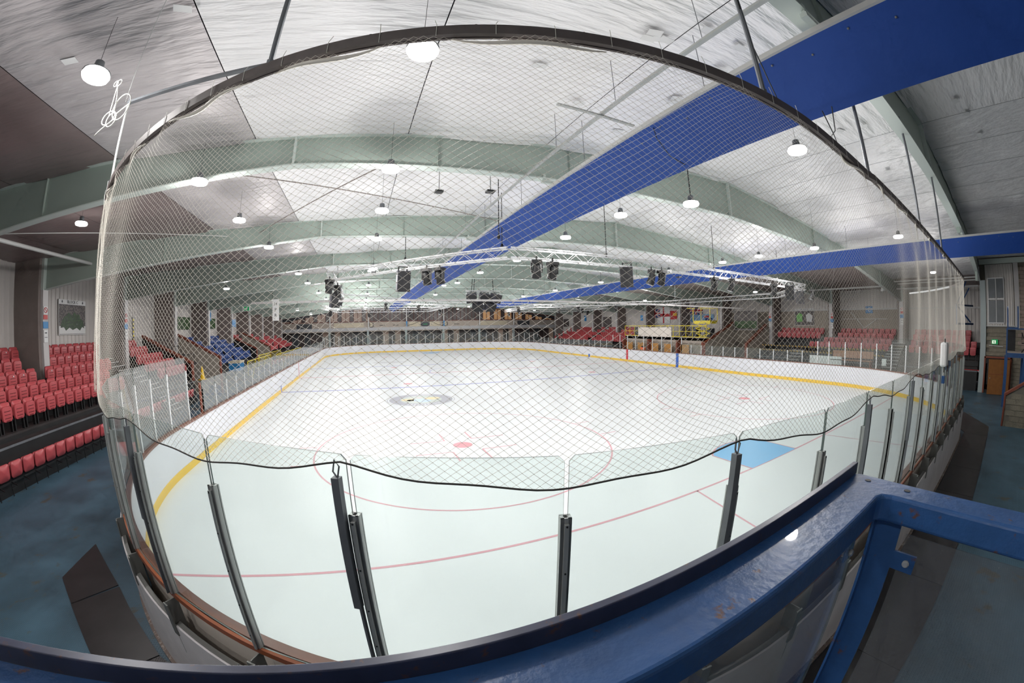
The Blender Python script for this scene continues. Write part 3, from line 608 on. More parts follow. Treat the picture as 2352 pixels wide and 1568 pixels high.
# ================================================================== MATS ON THE FLOOR
def floor_mat(poly, lb, th=.018):
    c = sum((Vector((*p, 0)) for p in poly), Vector())/len(poly)
    o = MB().prism([(p[0]-c.x, p[1]-c.y, 0) for p in poly], (0, 0, th)).build('rubber_mat', MATB); o.location = (c.x, c.y, FZ); return tag(o, lb, 'mat', 'black studded rubber mats beside the boards')
q = lambda u, v: tuple(onZ(u, v, FZ+.018)[:2])
floor_mat([q(220, 1248), q(143, 1325), q(163, 1385), q(272, 1342)], 'black rubber mat with pointed end, farthest of the left mats')
floor_mat([q(163, 1387), q(224, 1536), q(250, 1552), q(366, 1503), q(298, 1395), q(274, 1346)], 'black rubber mat left of the barrier, under the low light patch')
floor_mat([q(254, 1554), (-11.9, -.35), (-11.1, .55), q(428, 1556), q(368, 1506)], 'black rubber mat against the kerb at the bottom left', .024)
xs = [-7.4, -5.2, -3.0, -.9, 1.3, 3.6, 5.9, 8.2]
for i, (a, b) in enumerate(zip(xs, xs[1:])):
    floor_mat([(a+.005, -1.22), (b-.005, -1.22), (b-.005, -.29), (a+.005, -.29)], 'black rubber mat right of the railing, %s from the railing' % ordn(i+1))
floor_mat([(8.2, -1.22), (9.9, -1.22), (12.6, .1), (10.2, .62), (8.2, -.34)], 'black rubber mat with slanted end, farthest on the right')
# ================================================================== SEATS AND STANDS
def rounded(w, h, z0, r=.07, n=5, y=0, th=.05, taper=0, bulge=.02):
    """rounded slab facing +y"""
    P = []
    for cx, cz, a0 in ((w/2-r, z0+h-r, 0), (-w/2+r, z0+h-r, PI/2), (-w/2+r, z0+r, PI), (w/2-r, z0+r, 1.5*PI)):
        for i in range(n):
            a = a0 + PI/2*i/(n-1); P.append((cx + r*math.cos(a), cz + r*math.sin(a)))
    k = len(P); vs = [(x, y-th/2, z) for x, z in P] + [(x*.93, y+th/2, z0+h/2+(z-z0-h/2)*.95) for x, z in P] + [(0, y+th/2+bulge, z0+h/2)]
    fs = [tuple(range(k))[::-1]] + [(i, (i+1) % k, k+(i+1) % k, k+i) for i in range(k)] + [(k+i, k+(i+1) % k, 2*k) for i in range(k)]
    return vs, fs
def seat_proto():
    """tip-up seat, folded, facing +y (towards the ice)"""
    t = empty('folding_chair', (0, 0, -50), cat='chair')
    v, f = rounded(.44, .44, .38, .08, 5, 0, .045); bk = MB().add(v, f).mesh('backrest', SEATR, True)
    v, f = rounded(.40, .42, .30, .09, 5, .085, .05, bulge=.012); b = MB().add(v, f, 0)
    for z in (.40, .49, .58, ): b.box((-.12, .118, z), (.12, .124, z+.014), 1)  # raised strips coloured like the shade of recessed slots
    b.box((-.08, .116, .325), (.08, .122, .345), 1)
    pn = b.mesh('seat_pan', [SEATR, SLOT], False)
    br = MB().box((-.20, -.04, .0), (-.16, .06, .40)).box((.16, -.04, 0), (.20, .06, .40)).box((-.235, -.02, .30), (.235, .03, .36)).mesh('bracket', BLK)
    put('backrest', bk, t); put('seat_pan', pn, t); put('bracket', br, t); return t
def low_proto():
    t = empty('folding_chair', (0, 0, -50), cat='chair')
    v, f = rounded(.44, .44, .44, .09, 5, 0, .03, bulge=.03); put('backrest', MB().add([(x, y + .05*(z-.44)/.44, z) for x, y, z in v], f).mesh('backrest', SEATR, True), t)
    v, f = rounded(.40, .38, .46, .12, 5, -.10, .05); put('seat_pan', MB().add(v, f).mesh('seat_pan', SEATR, True), t)
    put('frame', MB().box((-.24, -.05, .34), (.24, -.01, .40)).bar((-.235, -.03, .0), (-.235, -.03, .85), .02).bar((-.235, 0, .38), (-.235, .22, .30), .02).bar((-.235, .2, .30), (.0, .22, .30), .018).mesh('frame', BLK), t); return t
SEATP = seat_proto(); LOWP = low_proto()
v, f = rounded(.44, .44, .38, .08, 5, 0, .045); bb = MB().add(v, f, 0); v, f = rounded(.40, .42, .30, .09, 5, .085, .05, bulge=.012); bb.add(v, f, 0)
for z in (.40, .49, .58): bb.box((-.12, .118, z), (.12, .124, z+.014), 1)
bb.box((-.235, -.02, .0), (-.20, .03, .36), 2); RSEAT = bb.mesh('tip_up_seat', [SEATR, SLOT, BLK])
v, f = rounded(.44, .30, .52, .10, 4, 0, .04); bb = MB().add(v, f, 0)
for x in (-.17, .17): bb.bar((x, 0, .1), (x, 0, .55), .03, mi=1)
bb.box((-.2, -.02, .34), (.2, .05, .50), 0); v, f = rounded(.40, .30, .22, .10, 4, .10, .04); bb.add(v, f, 0); BSEAT = bb.mesh('blue_seat', [SEATB, BLK])
STK = MB().box((-.022, .13, .60), (.022, .134, .64)).mesh('number_sticker', WHT)
ROWX = [19.8, 20.55, 21.3, 22.1, 22.85, 23.6]; ROWZ = [FZ, 1.18, 1.52, 1.86, 2.22, 2.57]; RN = ['low front', 'first raised', 'second raised', 'third raised', 'fourth raised', 'back']
CENT = .3
def rowpos(side, r): x = -ROWX[r] if side == 'left' else ROWX[r] + .6; return x, ROWZ[r]
pier_y = NF
def seat_row(side, r, ya, yb, colour, block, skip=(), mode='full', ref='the near end'):
    x, z = rowpos(side, r); rz = -PI/2 if side == 'left' else PI/2; y = ya; n = 0
    while y <= yb:
        blocked = (r >= 3 and r < 5 and any(abs(y-q) < (.42 if r == 3 else .55) for q in pier_y) and r == 4) or (r == 5 and any(abs(y-q) < .62 for q in pier_y)) or any(a < y < b for a, b in skip)
        if not blocked:
            n += 1; st = ', white sticker' if (r in (3, 4, 5) and side == 'left' and mode == 'full' and rnd.random() < .35) else ''
            lb = '%s seat, %s, %s row, %s from %s%s' % (colour, block, RN[r], ordn(n), ref, st)
            if mode == 'full':
                o = dup(LOWP if r == 0 else SEATP, (x, y, z), (0, 0, rz), lb, '%s folded seats of %s' % (colour, block))
                if st: put('number_sticker', STK, o, (rnd.uniform(-.03, .03), 0, .03))
            else:
                o = put('folding_chair' if colour == 'red' else 'blue_folding_chair', RSEAT if colour == 'red' else BSEAT, None, (x, y, z), (0, 0, rz)); tag(o, lb, 'chair', '%s folded seats of %s' % (colour, block))
        y += .49
for r in range(6): seat_row('left', r, [6.3, 6.9, 6.9, 7.2, 7.2, 7.3][r], [13.4, 14.6, 14.6, 15.8, 15.8, 16.9][r], 'red', 'left stand near block', skip=((10.95, 11.15),) if r > 0 else ())
for r in range(1, 6): seat_row('left', r, [0, 17.9, 17.9, 18.4, 18.4, 18.4][r], [0, 20.9, 20.9, 20.9, 20.4, 20.4][r], 'red', 'left stand beyond stairs', ref='near side')
seat_row('left', 0, 14.2, 20.2, 'red', 'left stand beyond gangway', ref='near side')
for r in range(1, 6): seat_row('left', r, 25.1, 35.2, 'blue', 'left blue block', mode='one', skip=((29.6, 30.4),), ref='the near wall')
for r in (0, 2, 3, 4, 5): seat_row('right', r, [2.0, 0, .4, .4, .4, .4][r], [7.2, 0, 13.2, 12.6, 12.6, 11.6][r], 'red', 'right stand near block', mode='one', skip=((5.3, 6.6),) if r else (), ref='the office')
for r in (4, 5): seat_row('right', r, 13.2, 17.3, 'red', 'right stand middle block', mode='one', ref='the stairs')
# far blocks: red seats past the three hundred nearest, one mass per stand
def far_mass(side, y0, y1, lb):
    vs0, fs0 = rounded(.44, .5, .32, .08, 3, 0, .08); a0 = np.array(vs0); B = MB(); s = 1 if side == 'right' else -1; x0 = 0
    for r in range(0, 6):
        x, z = rowpos(side, r)
        for y in np.arange(y0 + (.8 if r == 0 else 0), y1, .49):
            if r >= 4 and any(abs(y-q) < .6 for q in pier_y): continue
            if abs((y - y0) % 9.5 - 8.8) < .5: continue
            B.add([(x - s*(v[1]), y + v[0], z + v[2]) for v in a0], fs0)
    return tag(B.build('far_seats', SEATR), lb, 'seats', kind='stuff')
far_mass('left', 39.6, 57.5, 'mass of red seats in the far left stand'); far_mass('right', 37.2, 56.5, 'mass of red seats in the far right stand')
# the stands themselves
def stand(side, y0, y1, lb, low=True, seats=True):
    s = -1 if side == 'left' else 1; off = 0 if side == 'left' else .6
    t = empty('stand', (s*19.95 + (off if s > 0 else 0), y0, 0), label=lb, cat='stand', group='dark stepped stands beside the ice')
    X0 = 19.95; ln = y1 - y0
    edges = [(0, .40, 1.0)] + [(ROWX[r]-X0-.2, (ROWX[r+1] if r < 5 else 24.1)-X0-.2, ROWZ[r]) for r in range(1, 6)]
    for a, b, z in edges:
        a, b = sorted((s*a, s*b)); MB().box((a, 0, z-.06), (b, ln, z)).build('tread', TREAD, t)
    for i in range(1, 6):
        a = s*(ROWX[i]-X0-.2); z0 = ROWZ[i-1] if i > 1 else .9; MB().box((min(a, a+s*.03), 0, z0), (max(a, a+s*.03), ln, ROWZ[i]-.06)).build('riser', BLK, t)
    MB().box((min(0, s*.05), 0, FZ), (max(0, s*.05), ln, .94)).build('front_panel', BLK, t)
    MB().box((min(-s*.02, s*.03), 0, .94), (max(-s*.02, s*.03), ln, 1.0)).build('edge_trim', STEEL, t)
    return t
stand('left', -6, 21.0, 'dark stepped stand under the near red seats on the left'); stand('left', 24.4, 36, 'dark stepped stand under the blue seats'); stand('left', 39.2, 58.5, 'dark stepped stand under the far red seats on the left')
stand('right', 0, 18.2, 'dark stepped stand at the right, near end'); stand('right', 37, 57, 'dark stepped stand under the far red seats on the right')
# stairs
def stairs(x0, x1, y0, y1, z0, z1, n, lb, edge=WHT):
    t = empty('stairs', (x0, y0, z0), label=lb, cat='stairs'); dx = (x1-x0)/n; dz = (z1-z0)/n
    for i in range(n):
        a, b = sorted((i*dx, (i+1)*dx+dx*.2)); st = MB().box((a, 0, i*dz), (b, y1-y0, (i+1)*dz)).build('step', TREAD, t)
        xx = i*dx; MB().box((min(xx-.02*np.sign(dx), xx+.02*np.sign(dx)), 0, (i+1)*dz-.02), (max(xx-.02*np.sign(dx), xx+.02*np.sign(dx)), y1-y0, (i+1)*dz+.008)).build('nosing', edge, st)
    return t
stairs(-19.2, -20.5, 16.4, 17.6, 0, 1.18, 6, 'dark stairs with pale nosings up to the left stand'); stairs(-20.5, -23.6, 16.4, 17.6, 1.18, 2.57, 8, 'upper dark stairs between red seats of the left stand')
stairs(19.2, 21.1, 5.5, 6.6, 0, 1.52, 7, 'stairs with pale nosings up the right stand, nearer flight'); stairs(21.1, 23.2, 5.5, 6.6, 1.52, 2.4, 5, 'upper stairs at the pier of the right stand')
stairs(19.2, 21.6, 13.4, 14.6, 0, 1.86, 8, 'stairs with pale nosings up the right stand, farther flight')
# vomitory walls with red coping
def ramp_wall(side, y, xi, zi, xo, zo, lb, th=.2, zdown=0.0, m=CLADR):
    s = -1 if side == 'left' else 1
    t = empty('ramp_wall', (xi, y, 0), label=lb, cat='wall', group='sloping walls with red brown coping')
    MB().prism([(0, 0, FZ), (xo-xi, 0, FZ), (xo-xi, 0, zo), (0, 0, zi)], (0, th, 0)).build('wall_slab', m, t)
    MB().prism([(-s*.06, -.04, zi), (xo-xi, -.04, zo), (xo-xi, -.04, zo+.14), (-s*.06, -.04, zi+.14)], (0, th+.08, 0)).build('coping', COPE, t)
    MB().box((min(0, -s*.06), -.04, FZ), (max(0, -s*.06), th+.04, zi+.02)).build('end_coping', COPE, t)
    MB().box((min(0, s*.9), -.012, FZ), (max(0, s*.9), 0, .32)).build('blue_dado', STEELB, t); return t
ramp_wall('left', 24.2, -19.5, 2.0, -22.5, 3.5, 'sloping wall with red coping before the blue seats'); ramp_wall('left', 21.2, -20.2, 1.9, -23.5, 3.5, 'dark sloping wall behind the near red seats', m=BLK)
ramp_wall('left', 39.0, -19.5, 2.0, -22.5, 3.5, 'sloping wall with red coping beyond the blue seats'); ramp_wall('left', 36.2, -20.2, 2.0, -23.5, 3.5, 'dark sloping wall at the end of the blue seats', m=BLK)
ramp_wall('right', 18.3, 19.6, 1.9, 23.0, 3.6, 'sloping wall with orange red coping, right side, nearer'); ramp_wall('right', 22.0, 18.2, 1.95, 22.8, 3.8, 'long sloping wall with red coping, right side, beyond the dark gangway'); ramp_wall('right', 34.5, 19.6, 1.9, 23.4, 3.6, 'sloping wall with red coping beside the yellow balcony')
# handrails of the left gangway
for i, (x, z) in enumerate(((-22.8, 3.3), (-21.8, 2.9), (-20.9, 2.4))):
    t = empty('handrail', (x, 22.3, z), label='dark gangway handrail left of the blue seats, %s' % ['top', 'middle', 'lowest'][i], cat='handrail'); MB().tube([(0, -.9, -.5), (0, -.9, 0), (0, .9, 0), (0, .9, -.5)], .02, 6).build('rail', BLK, t); MB().box((-.3, -.9, -.62), (.3, .9, -.5)).build('step', TREAD, t)
# ================================================================== BLUE DUCTS
def duct(x1, z1, x2, z2, lb):
    t = empty('fabric_duct', (x1, 0, z1), label=lb, cat='duct', group='long blue fabric ducts under the roof'); d = Vector((x2-x1, 0, z2-z1)); n = Vector((-d.z, 0, d.x)).normalized()*.03
    if n.z < 0: n = -n
    y0, y1 = -8.5, 56.0; MB().prism([(0, y0, 0), tuple(d + Vector((0, y0, 0))), tuple(d + n + Vector((0, y0, 0))), tuple(n + Vector((0, y0, 0)))], (0, y1-y0, 0)).build('fabric', BLUEF, t)
    MB().box((-.04, y0, -.005), (.05, y1, .06)).build('top_rail', RAILW, t)
    b = MB(); dn = d.normalized(); nn = Vector((dn.z, 0, -dn.x)); nn = -nn if nn.z > 0 else nn
    for k, y in enumerate(np.arange(-2, 34, .5)):
        for dd in ((.10,) if k % 2 else (.19,)):
            c = dn*dd + Vector((0, y, 0)) + nn*.004; M = Matrix.Translation(c) @ nn.to_track_quat('Z', 'Y').to_matrix().to_4x4(); b.lathe([(.014, 0), (.014, .006), (.008, .01)], 6, 0, M)
    b.build('stud', STEEL, t)['kind'] = 'stuff'
    for y in NF[1:-1]:
        MB().box((-.25, y-.12, .06), (.12, y-.04, .12)).box((-.22, y-.10, .10), (-.16, y-.06, .26)).build('bracket', GRNL, t)
    for y in np.arange(1.5, 50, 3):
        if min(abs(y-q) for q in NF) > .5: MB().tube([(0, y, .05), (0, y, roofz(x1)-z1)], .006, 5).build('hanger', STEEL, t)
duct(-6.0, 6.62, -5.35, 6.01, 'long blue fabric duct, large one crossing at the upper right'); duct(6.9, 6.62, 7.55, 6.03, 'long blue fabric duct farther right, above the right stand')
# steel channel track with hangers and cross piece
t = empty('ceiling_track', (-6.65, 0, 6.78), label='slotted steel channel hung below the ceiling left of the blue duct', cat='track')
MB().box((-.02, -2, -.02), (.02, 22, .02)).box((-.03, -2, -.022), (.03, 22, -.016)).build('channel', ALU, t)
for y in (.9, 2.6, 4.4, 8, 10.5, 14, 17): MB().tube([(0, y, 0), (0, y, roofz(-6.65)-6.78)], .005, 5).build('hanger', STEEL, t)
MB().box((-.75, 2.95, -.045), (.62, 3.0, -.022)).build('cross_piece', ALU, t)
# cross bracing wires
for i, (a, b) in enumerate((((-13.4, 6.2), (-4.8, 11.6)), ((-13.4, 11.6), (-9.2, 6.2)), ((-19, -.3), (-21.8, 5.6)), ((-22.2, 6.2), (-14.5, 11.6)), ((-22.2, 18.2), (-14.5, 12.2)), ((9, 12.2), (22.5, 17.6)), ((9, 17.6), (22.5, 12.2)), ((10, 6.2), (22.5, 11.6)))):
    t = empty('brace_rod', (a[0], a[1], roofz(a[0])-.32), label='thin roof bracing rod, ' + ['long one over the near circle', 'short one crossing it over the near circle', 'left of the near frame', 'at the left eaves', 'at the left eaves, second bay', 'over the right stand, third bay', 'over the right stand crossing it', 'over the right stand, second bay'][i], cat='rod', group='thin bracing rods under the ceiling')
    MB().tube([(0, 0, 0), (b[0]-a[0], b[1]-a[1], roofz(b[0])-roofz(a[0]))], .013, 5).build('rod', PIER if i < 2 else RAILW, t)
for i, (x, y) in enumerate(((-20.2, 9), (19.8, 15), (19.8, 9), (21.3, 2.9))):
    t = empty('purlin_tube', (x, y-2.9, roofz(x)-.5), label='pale round tube between roof frames, ' + ['upper left', 'right stand, farther', 'right stand, nearer', 'right of the netting'][i], cat='tube'); MB().tube([(0, 0, 0), (0, 5.8, 0)], .06, 10).build('tube', RAILW, t)
for x, nth in ((19.9, 'outermost'), (18.9, 'second one')):
    t = empty('purlin_tube', (x, -.1, roofz(x)-.35), label='pale strut beside the right end of the near frame, ' + nth, cat='tube'); MB().tube([(0, 0, 0), (.4, 5.6, 0)], .04, 8).build('tube', RAILW, t)
# ================================================================== LAMPS
def lamp_proto():
    t = empty('high_bay_lamp', (0, 0, -60), cat='lamp')
    MB().lathe([(.03, .17), (.055, .16), (.065, .08), (.06, .06)], 12).build('housing', STEEL, t, True)
    MB().lathe([(.06, .06), (.10, .05), (.17, .02)], 16).build('reflector', STEEL, t, True)
    MB().lathe([(.155, .02), (.17, -.015), (.155, -.05), (.07, -.065)], 16).build('bulb_glass', EM, t, True)
    return t
LP = lamp_proto()
rows = [('far left', -17.3, [(187, 517)]), ('left', -13.06, [(218, 180), (457, 422), (549, 509), (617, 570), (685, 630)]), ('centre left', -9.45, [(970, 122), (897, 392), (877, 487), (865, 551), (857, 619)]),
        ('centre', -3.9, [(1832, 350), (1588, 472), (1426, 497), (1299, 548), (1187, 600), (1103, 628), (1051, 651), (1020, 657)]), ('centre right', 4.15, [(2063, 546), (1871, 572), (1743, 590), (1660, 604)]), ('right', 9.0, [(1997, 604), (1946, 611), (1830, 622), (1768, 626), (1709, 632), (1630, 641)]), ('far right', 14.4, [(2143, 627)])]
pointdata = bpy.data.lights.new('lamp_glow_light', 'POINT'); pointdata.energy = LAMP_P; pointdata.shadow_soft_size = .08; pointdata.color = (1, .975, .95)
spotdata = bpy.data.lights.new('lamp_down_light', 'SPOT'); spotdata.energy = LAMP_S; spotdata.shadow_soft_size = .12; spotdata.spot_size = PI; spotdata.spot_blend = .35; spotdata.color = (1, .975, .95)
fardata = pointdata.copy(); fardata.energy = LAMP_P + LAMP_S * 1.3
def place_lamp(x, y, z, lb, drop):
    t = dup(LP, (x, y, z), None, lb, 'bright high bay lamps over the ice'); zt = (roofz(x) if drop else roofz(x)) - z
    MB().tube([(0, 0, .16), (0, 0, zt)], .012 if lb.endswith('second from the near end') and ', centre row' in lb else .003, 5).build('chain', BLK, t)
    if y > 26:     # far lamps: one lamp light each
        l = bpy.data.objects.new('lamp_glow_light', fardata); COL.objects.link(l); l.parent = t; l.location = (0, 0, -.18); return
    l = bpy.data.objects.new('lamp_glow_light', pointdata); COL.objects.link(l); l.parent = t; l.location = (0, 0, -.18)
    l = bpy.data.objects.new('lamp_down_light', spotdata); COL.objects.link(l); l.parent = t; l.location = (0, 0, -.20)
for nm, x, pts in rows:
    ys = []
    for i, (u, v) in enumerate(pts):
        p = onX(u, v, x); ys.append(p.y); place_lamp(p.x, p.y, p.z + .05, 'glowing high bay lamp, %s row, %s from the near end' % (nm, ordn(i+1)), True)
    y = ys[-1] + 3.4 if len(ys) > 1 else ys[-1] + 12; i = len(ys)
    stepy = 6.0 if len(ys) > 1 else 12
    while y < 57:
        if nm in ('left', 'centre left', 'centre', 'centre right', 'right') or True: i += 1; place_lamp(x, y, 6.3 if abs(x) < 14 else 5.9, 'glowing high bay lamp, %s row, %s from the near end' % (nm, ordn(i)), False)
        y += stepy * (1 if abs(x) < 12 else 1)
# the rows run on past the picture: two more lamps stand behind the viewing platform
place_lamp(-13.06, -1.7, 6.3, 'high bay lamp left behind the viewing platform', False); place_lamp(-17.3, -2.5, 6.1, 'high bay lamp over the left walkway behind the platform', False)
# ================================================================== TRUSSES
def truss_run(t, a, b, hs=.30):
    a = Vector(a); b = Vector(b); d = b - a; L = d.length; d.normalize(); n = Vector((-d.y, d.x, 0)); B = MB(); C4 = []
    for sx in (-1, 1):
        for sz in (-1, 1): o = n*sx*hs/2 + Vector((0, 0, sz*hs/2)); C4.append(o); B.tube([a+o, b+o], .025, 6)
    B.build('chord', TRUSS, t)['label'] = 'four parallel aluminium chords'
    Z = MB(); N_ = max(2, int(L/.38))
    for (o1, o2) in ((C4[0], C4[1]), (C4[2], C4[3]), (C4[0], C4[2]), (C4[1], C4[3])):
        pts = [a + d*L*i/N_ + (o1 if i % 2 else o2) for i in range(N_+1)]; Z.tube(pts, .009, 4)
    Z.build('lacing', TRUSS, t)
def truss(label, pts, closed=True):
    t = empty('lighting_truss', (0, 0, 0), label=label, cat='truss', group='aluminium lighting trusses over the ice'); k = len(pts)
    for i in range(k if closed else k-1): truss_run(t, pts[i], pts[(i+1) % k])
    return t
TZ = 5.75
T1 = [(-11.2, 14.9), (-5.7, 9.15), (12.0, 9.15), (16.9, 13.6), (16.9, 26.0), (8.4, 35.4), (-2.4, 34.0), (-11.2, 24.6)]
truss('large eight-sided aluminium lighting truss over the near half', [(x, y, TZ) for x, y in T1])
truss('smaller aluminium lighting truss at the far left', [(x, y, TZ) for x, y in ((-13.7, 36.6), (-12.9, 45.5), (-1.6, 46.5), (-1.3, 36.6))])
truss('smaller aluminium lighting truss at the far right', [(x, y, TZ) for x, y in ((7.8, 36.5), (9.7, 49.5), (18.9, 46), (17.5, 36.4))])
# banner bar
t = empty('banner_bar', (-15.3, 17.6, 4.95), label='long white horizontal bar hung above the centre ice', cat='bar'); MB().box((0, -.04, -.05), (33.2, .04, .05)).build('bar', PIERW, t)
for x in (1.2, 15, 25, 32): MB().tube([(x, 0, 0), (x, 0, 2.4)], .008, 4).build('hanger', STEEL, t)
t = empty('banner', (-14.05, 17.5, 4.95), label='narrow white vertical banner with black letters', cat='banner'); MB().box((-.16, -.01, -.85), (.16, .01, .14)).build('cloth', WHT, t)
for i, ch in enumerate('HPR'): text(ch, .2, BLK, t, (0, -.014, -.08-.26*i), (PI/2, 0, 0))
# chains and rods hanging from ceiling to truss
CH = [(-6.4, 8.1), (-5.9, 9.2), (-2.2, 9.2), (3.5, 9.2), (-11.2, 20), (-7, 29.6), (3, 34.7), (16.9, 20), (9, 9.2), (-8.4, 11.9), (12.8, 9.9), (12.5, 30.8)]
for i, (x, y) in enumerate(CH):
    t = empty('hoist_chain', (x, y, TZ+.15), label='dark hoist chain above the lighting truss, ' + ['beside the blue duct', 'at the near left bend', 'near side left of middle', 'near side middle', 'left side', 'left back corner side', 'back side', 'right side', 'near side right of middle', 'near left slanted side', 'near right corner', 'right back slanted side'][i], cat='chain', group='chains holding the lighting truss')
    zt = (6.75 if abs(x) > 5.2 else 6.9) - TZ - .15 if min(abs(y-q) for q in NF) < .6 else roofz(x) - TZ - .15; MB().tube([(0, 0, 0), (0, 0, zt)], .013, 5).build('chain_run', BLK, t); MB().lathe([(.03, 0), (.05, .05), (.03, .12)], 6).build('hook_block', BLK, t)
# speakers
def speaker_at(p, rz, lb, sz=(.46, .40, .70), tilt=.12):
    t = empty('loudspeaker', p, (tilt, 0, rz), label=lb, cat='loudspeaker', group='black loudspeakers hung from the truss'); w_, d_, h_ = sz
    MB().prism([(-w_/2, -d_/2, -h_), (w_/2, -d_/2, -h_), (w_/2*.7, d_/2, -h_), (-w_/2*.7, d_/2, -h_)], (0, 0, h_)).build('cabinet', SPKG, t)
    MB().box((-w_/2+.02, -d_/2-.012, -h_+.02), (w_/2-.02, -d_/2, -.02)).build('grille', SPK, t)
    MB().box((-w_/2+.06, -.02, 0), (-w_/2+.1, .02, .14)).box((w_/2-.1, -.02, 0), (w_/2-.06, .02, .14)).box((-w_/2+.06, -.03, .12), (w_/2-.06, .03, .15)).build('bracket', BLK, t); return t
def facing(p): d = CAM - Vector(p); return math.atan2(d.x, -d.y)
for u, v, x, y, lb, dr in ((925, 622, None, None, 'black loudspeaker on the near left side of the truss', .5), (1440, 613, None, 9.15, 'black loudspeaker on the near side of the truss', -.3), (768, 672, -11.2, None, 'black loudspeaker at the left corner of the truss', .7), (1815, 655, None, None, 'black loudspeaker at the right corner, higher one', -.4), (1838, 668, None, None, 'black loudspeaker at the right corner, lower one', -.4), (560+0, 0, None, None, '', 0)):
    if not lb: continue
    if y: p = onY(u, v, y)
    elif x: p = onX(u, v, x)
    else: p = onZ(u, v, 5.52)
    speaker_at(p, -facing(p)*0 + math.atan2(-(CAM.x-p.x), (CAM.y-p.y))*1 + PI + dr if False else math.atan2(p.x-CAM.x, -(p.y-CAM.y))*0 - math.atan2(p.x-CAM.x, p.y-CAM.y) + dr*.6, lb)
# central cluster
cl = Vector((0.0, 29.4, 6.3)); t = empty('cluster_frame', cl, label='small aluminium frame carrying the central loudspeakers', cat='frame'); truss_run(t, (-1.5, 0, .15), (1.5, 0, .15), .25); truss_run(t, (-1.1, .9, .15), (1.1, .9, .15), .25)
for x in (-1.0, -.8, .9): MB().tube([(x, 0, .2), (x*.9, 0, 1.5)], .03, 5).build('chain_run', BLK, t)
for i, (dx, rz) in enumerate(((-1.05, -.5), (0, 0), (1.05, .5))): speaker_at(cl + Vector((dx, -.3, 0)), rz + .1, 'black loudspeaker of the central cluster, %s' % ['left', 'middle', 'right'][i], (.86, .7, .72), .35)
for i, (dx, rz) in enumerate(((-.55, -.3), (.55, .3))): speaker_at(cl + Vector((dx, -.2, -.75)), rz + .1, 'lower black loudspeaker of the central cluster, %s' % ['left', 'right'][i], (.95, .7, .62), .45)
# moving heads and small spots
def mh_proto():
    t = empty('moving_head_light', (0, 0, -70), cat='stage light')
    MB().box((-.15, -.13, -.10), (.15, .13, 0)).box((-.02, -.02, 0), (.02, .02, .12)).build('base', BLK, t)
    for x in (-.15, .15): MB().box((x-.02, -.05, -.36), (x+.02, .05, -.08)).build('yoke_arm', BLK, t)
    M = Matrix.Translation((0, 0, -.30)) @ Matrix.Rotation(.35, 4, 'X')
    MB().lathe([(.06, .20), (.11, .15), (.125, -.05), (.15, -.20), (.14, -.22)], 12, 0, M).build('head', BLK, t, True)
    MB().lathe([(.13, -.222), (.13, -.226)], 12, 0, M).lathe([(.045, -.226), (.04, -.232)], 8, 0, M).build('lens', LENS, t); return t
MH = mh_proto()
mh = [(1232, 598, 'near side, large pair, left one'), (1269, 602, 'near side, large pair, right one'), (980, 617, 'near left side, pair beside a loudspeaker, left one'), (1010, 615, 'near left side, pair beside a loudspeaker, right one'), (1496, 620, 'near side, right pair, left one'), (1520, 621, 'near side, right pair, right one'), (1641, 637, 'near side, third pair, left one'), (1680, 640, 'near side, third pair, right one'), (1778, 652, 'near right corner'), (1865, 665, 'right corner side'), (757, 642, 'left near corner'), (775, 655, 'left near corner, inner one')]
for u, v, lb in mh:
    p = onZ(u, v, 5.5); dup(MH, p, (0, 0, rnd.uniform(-1, 1)), 'black moving head light on the truss, ' + lb, 'black moving head lights on the trusses')
for i, (x, y) in enumerate(((-8, 29.2), (-5, 32), (2, 34.6), (5.5, 35), (11, 32.5), (13.6, 29.6), (16.9, 22), (-11.2, 23), (-13.3, 41), (-9, 46), (-4, 46.4), (-1.5, 40), (-13, 38), (8.6, 42), (14, 36.5), (11, 36.5), (18.3, 42), (10, 49))):
    dup(MH, (x, y, TZ-.2), (0, 0, rnd.uniform(-3, 3)), 'small distant stage light on a truss, %s counted round from the left' % ordn(i+1), 'black moving head lights on the trusses')
for i, (u, v, lb) in enumerate(((1008, 438, 'left'), (1126, 438, 'right'), (858, 623, 'small spot on the truss'), (1560, 635, 'small spot right'))):
    p = onZ(u, v, 6.6 if v < 500 else 5.6)
    t = empty('small_spotlight' if v > 500 else 'ceiling_fitting', p, label=('small dark fitting on the ceiling over the frames, ' + lb) if v < 500 else 'small black ' + lb.replace('small ', ''), cat='fitting')
    MB().box((-.09, -.09, -.04), (.09, .09, 0)).build('body', BLK, t); MB().tube([(0, 0, 0), (0, 0, .5)], .006, 4).build('stem', BLK, t)
# bell-shaped white wall lights (PA horns) under frames
for i, (u, v, x, lb) in enumerate(((145, 515, -19.8, 'at the upper left'), (398, 610, -19.8, 'above the left stand'), (523, 655, -19.8, 'above the blue seats'), (2027, 660, 20.4, 'above the right stand'), (2120, 388, 3.5, 'beside the near frame'))):
    p = onX(u, v, x); t = empty('horn_speaker', p, (0, .5 if x < 0 else -.5, 0), label='white horn loudspeaker ' + lb, cat='loudspeaker', group='white horn loudspeakers under the frames')
    MB().lathe([(.06, .22), (.10, .18), (.12, -.02), (.19, -.16), (.20, -.20), (.18, -.2)], 12).build('horn', WHT, t, True); MB().bar((0, 0, .2), (0, 0, .42), .03).build('bracket', STEEL, t)
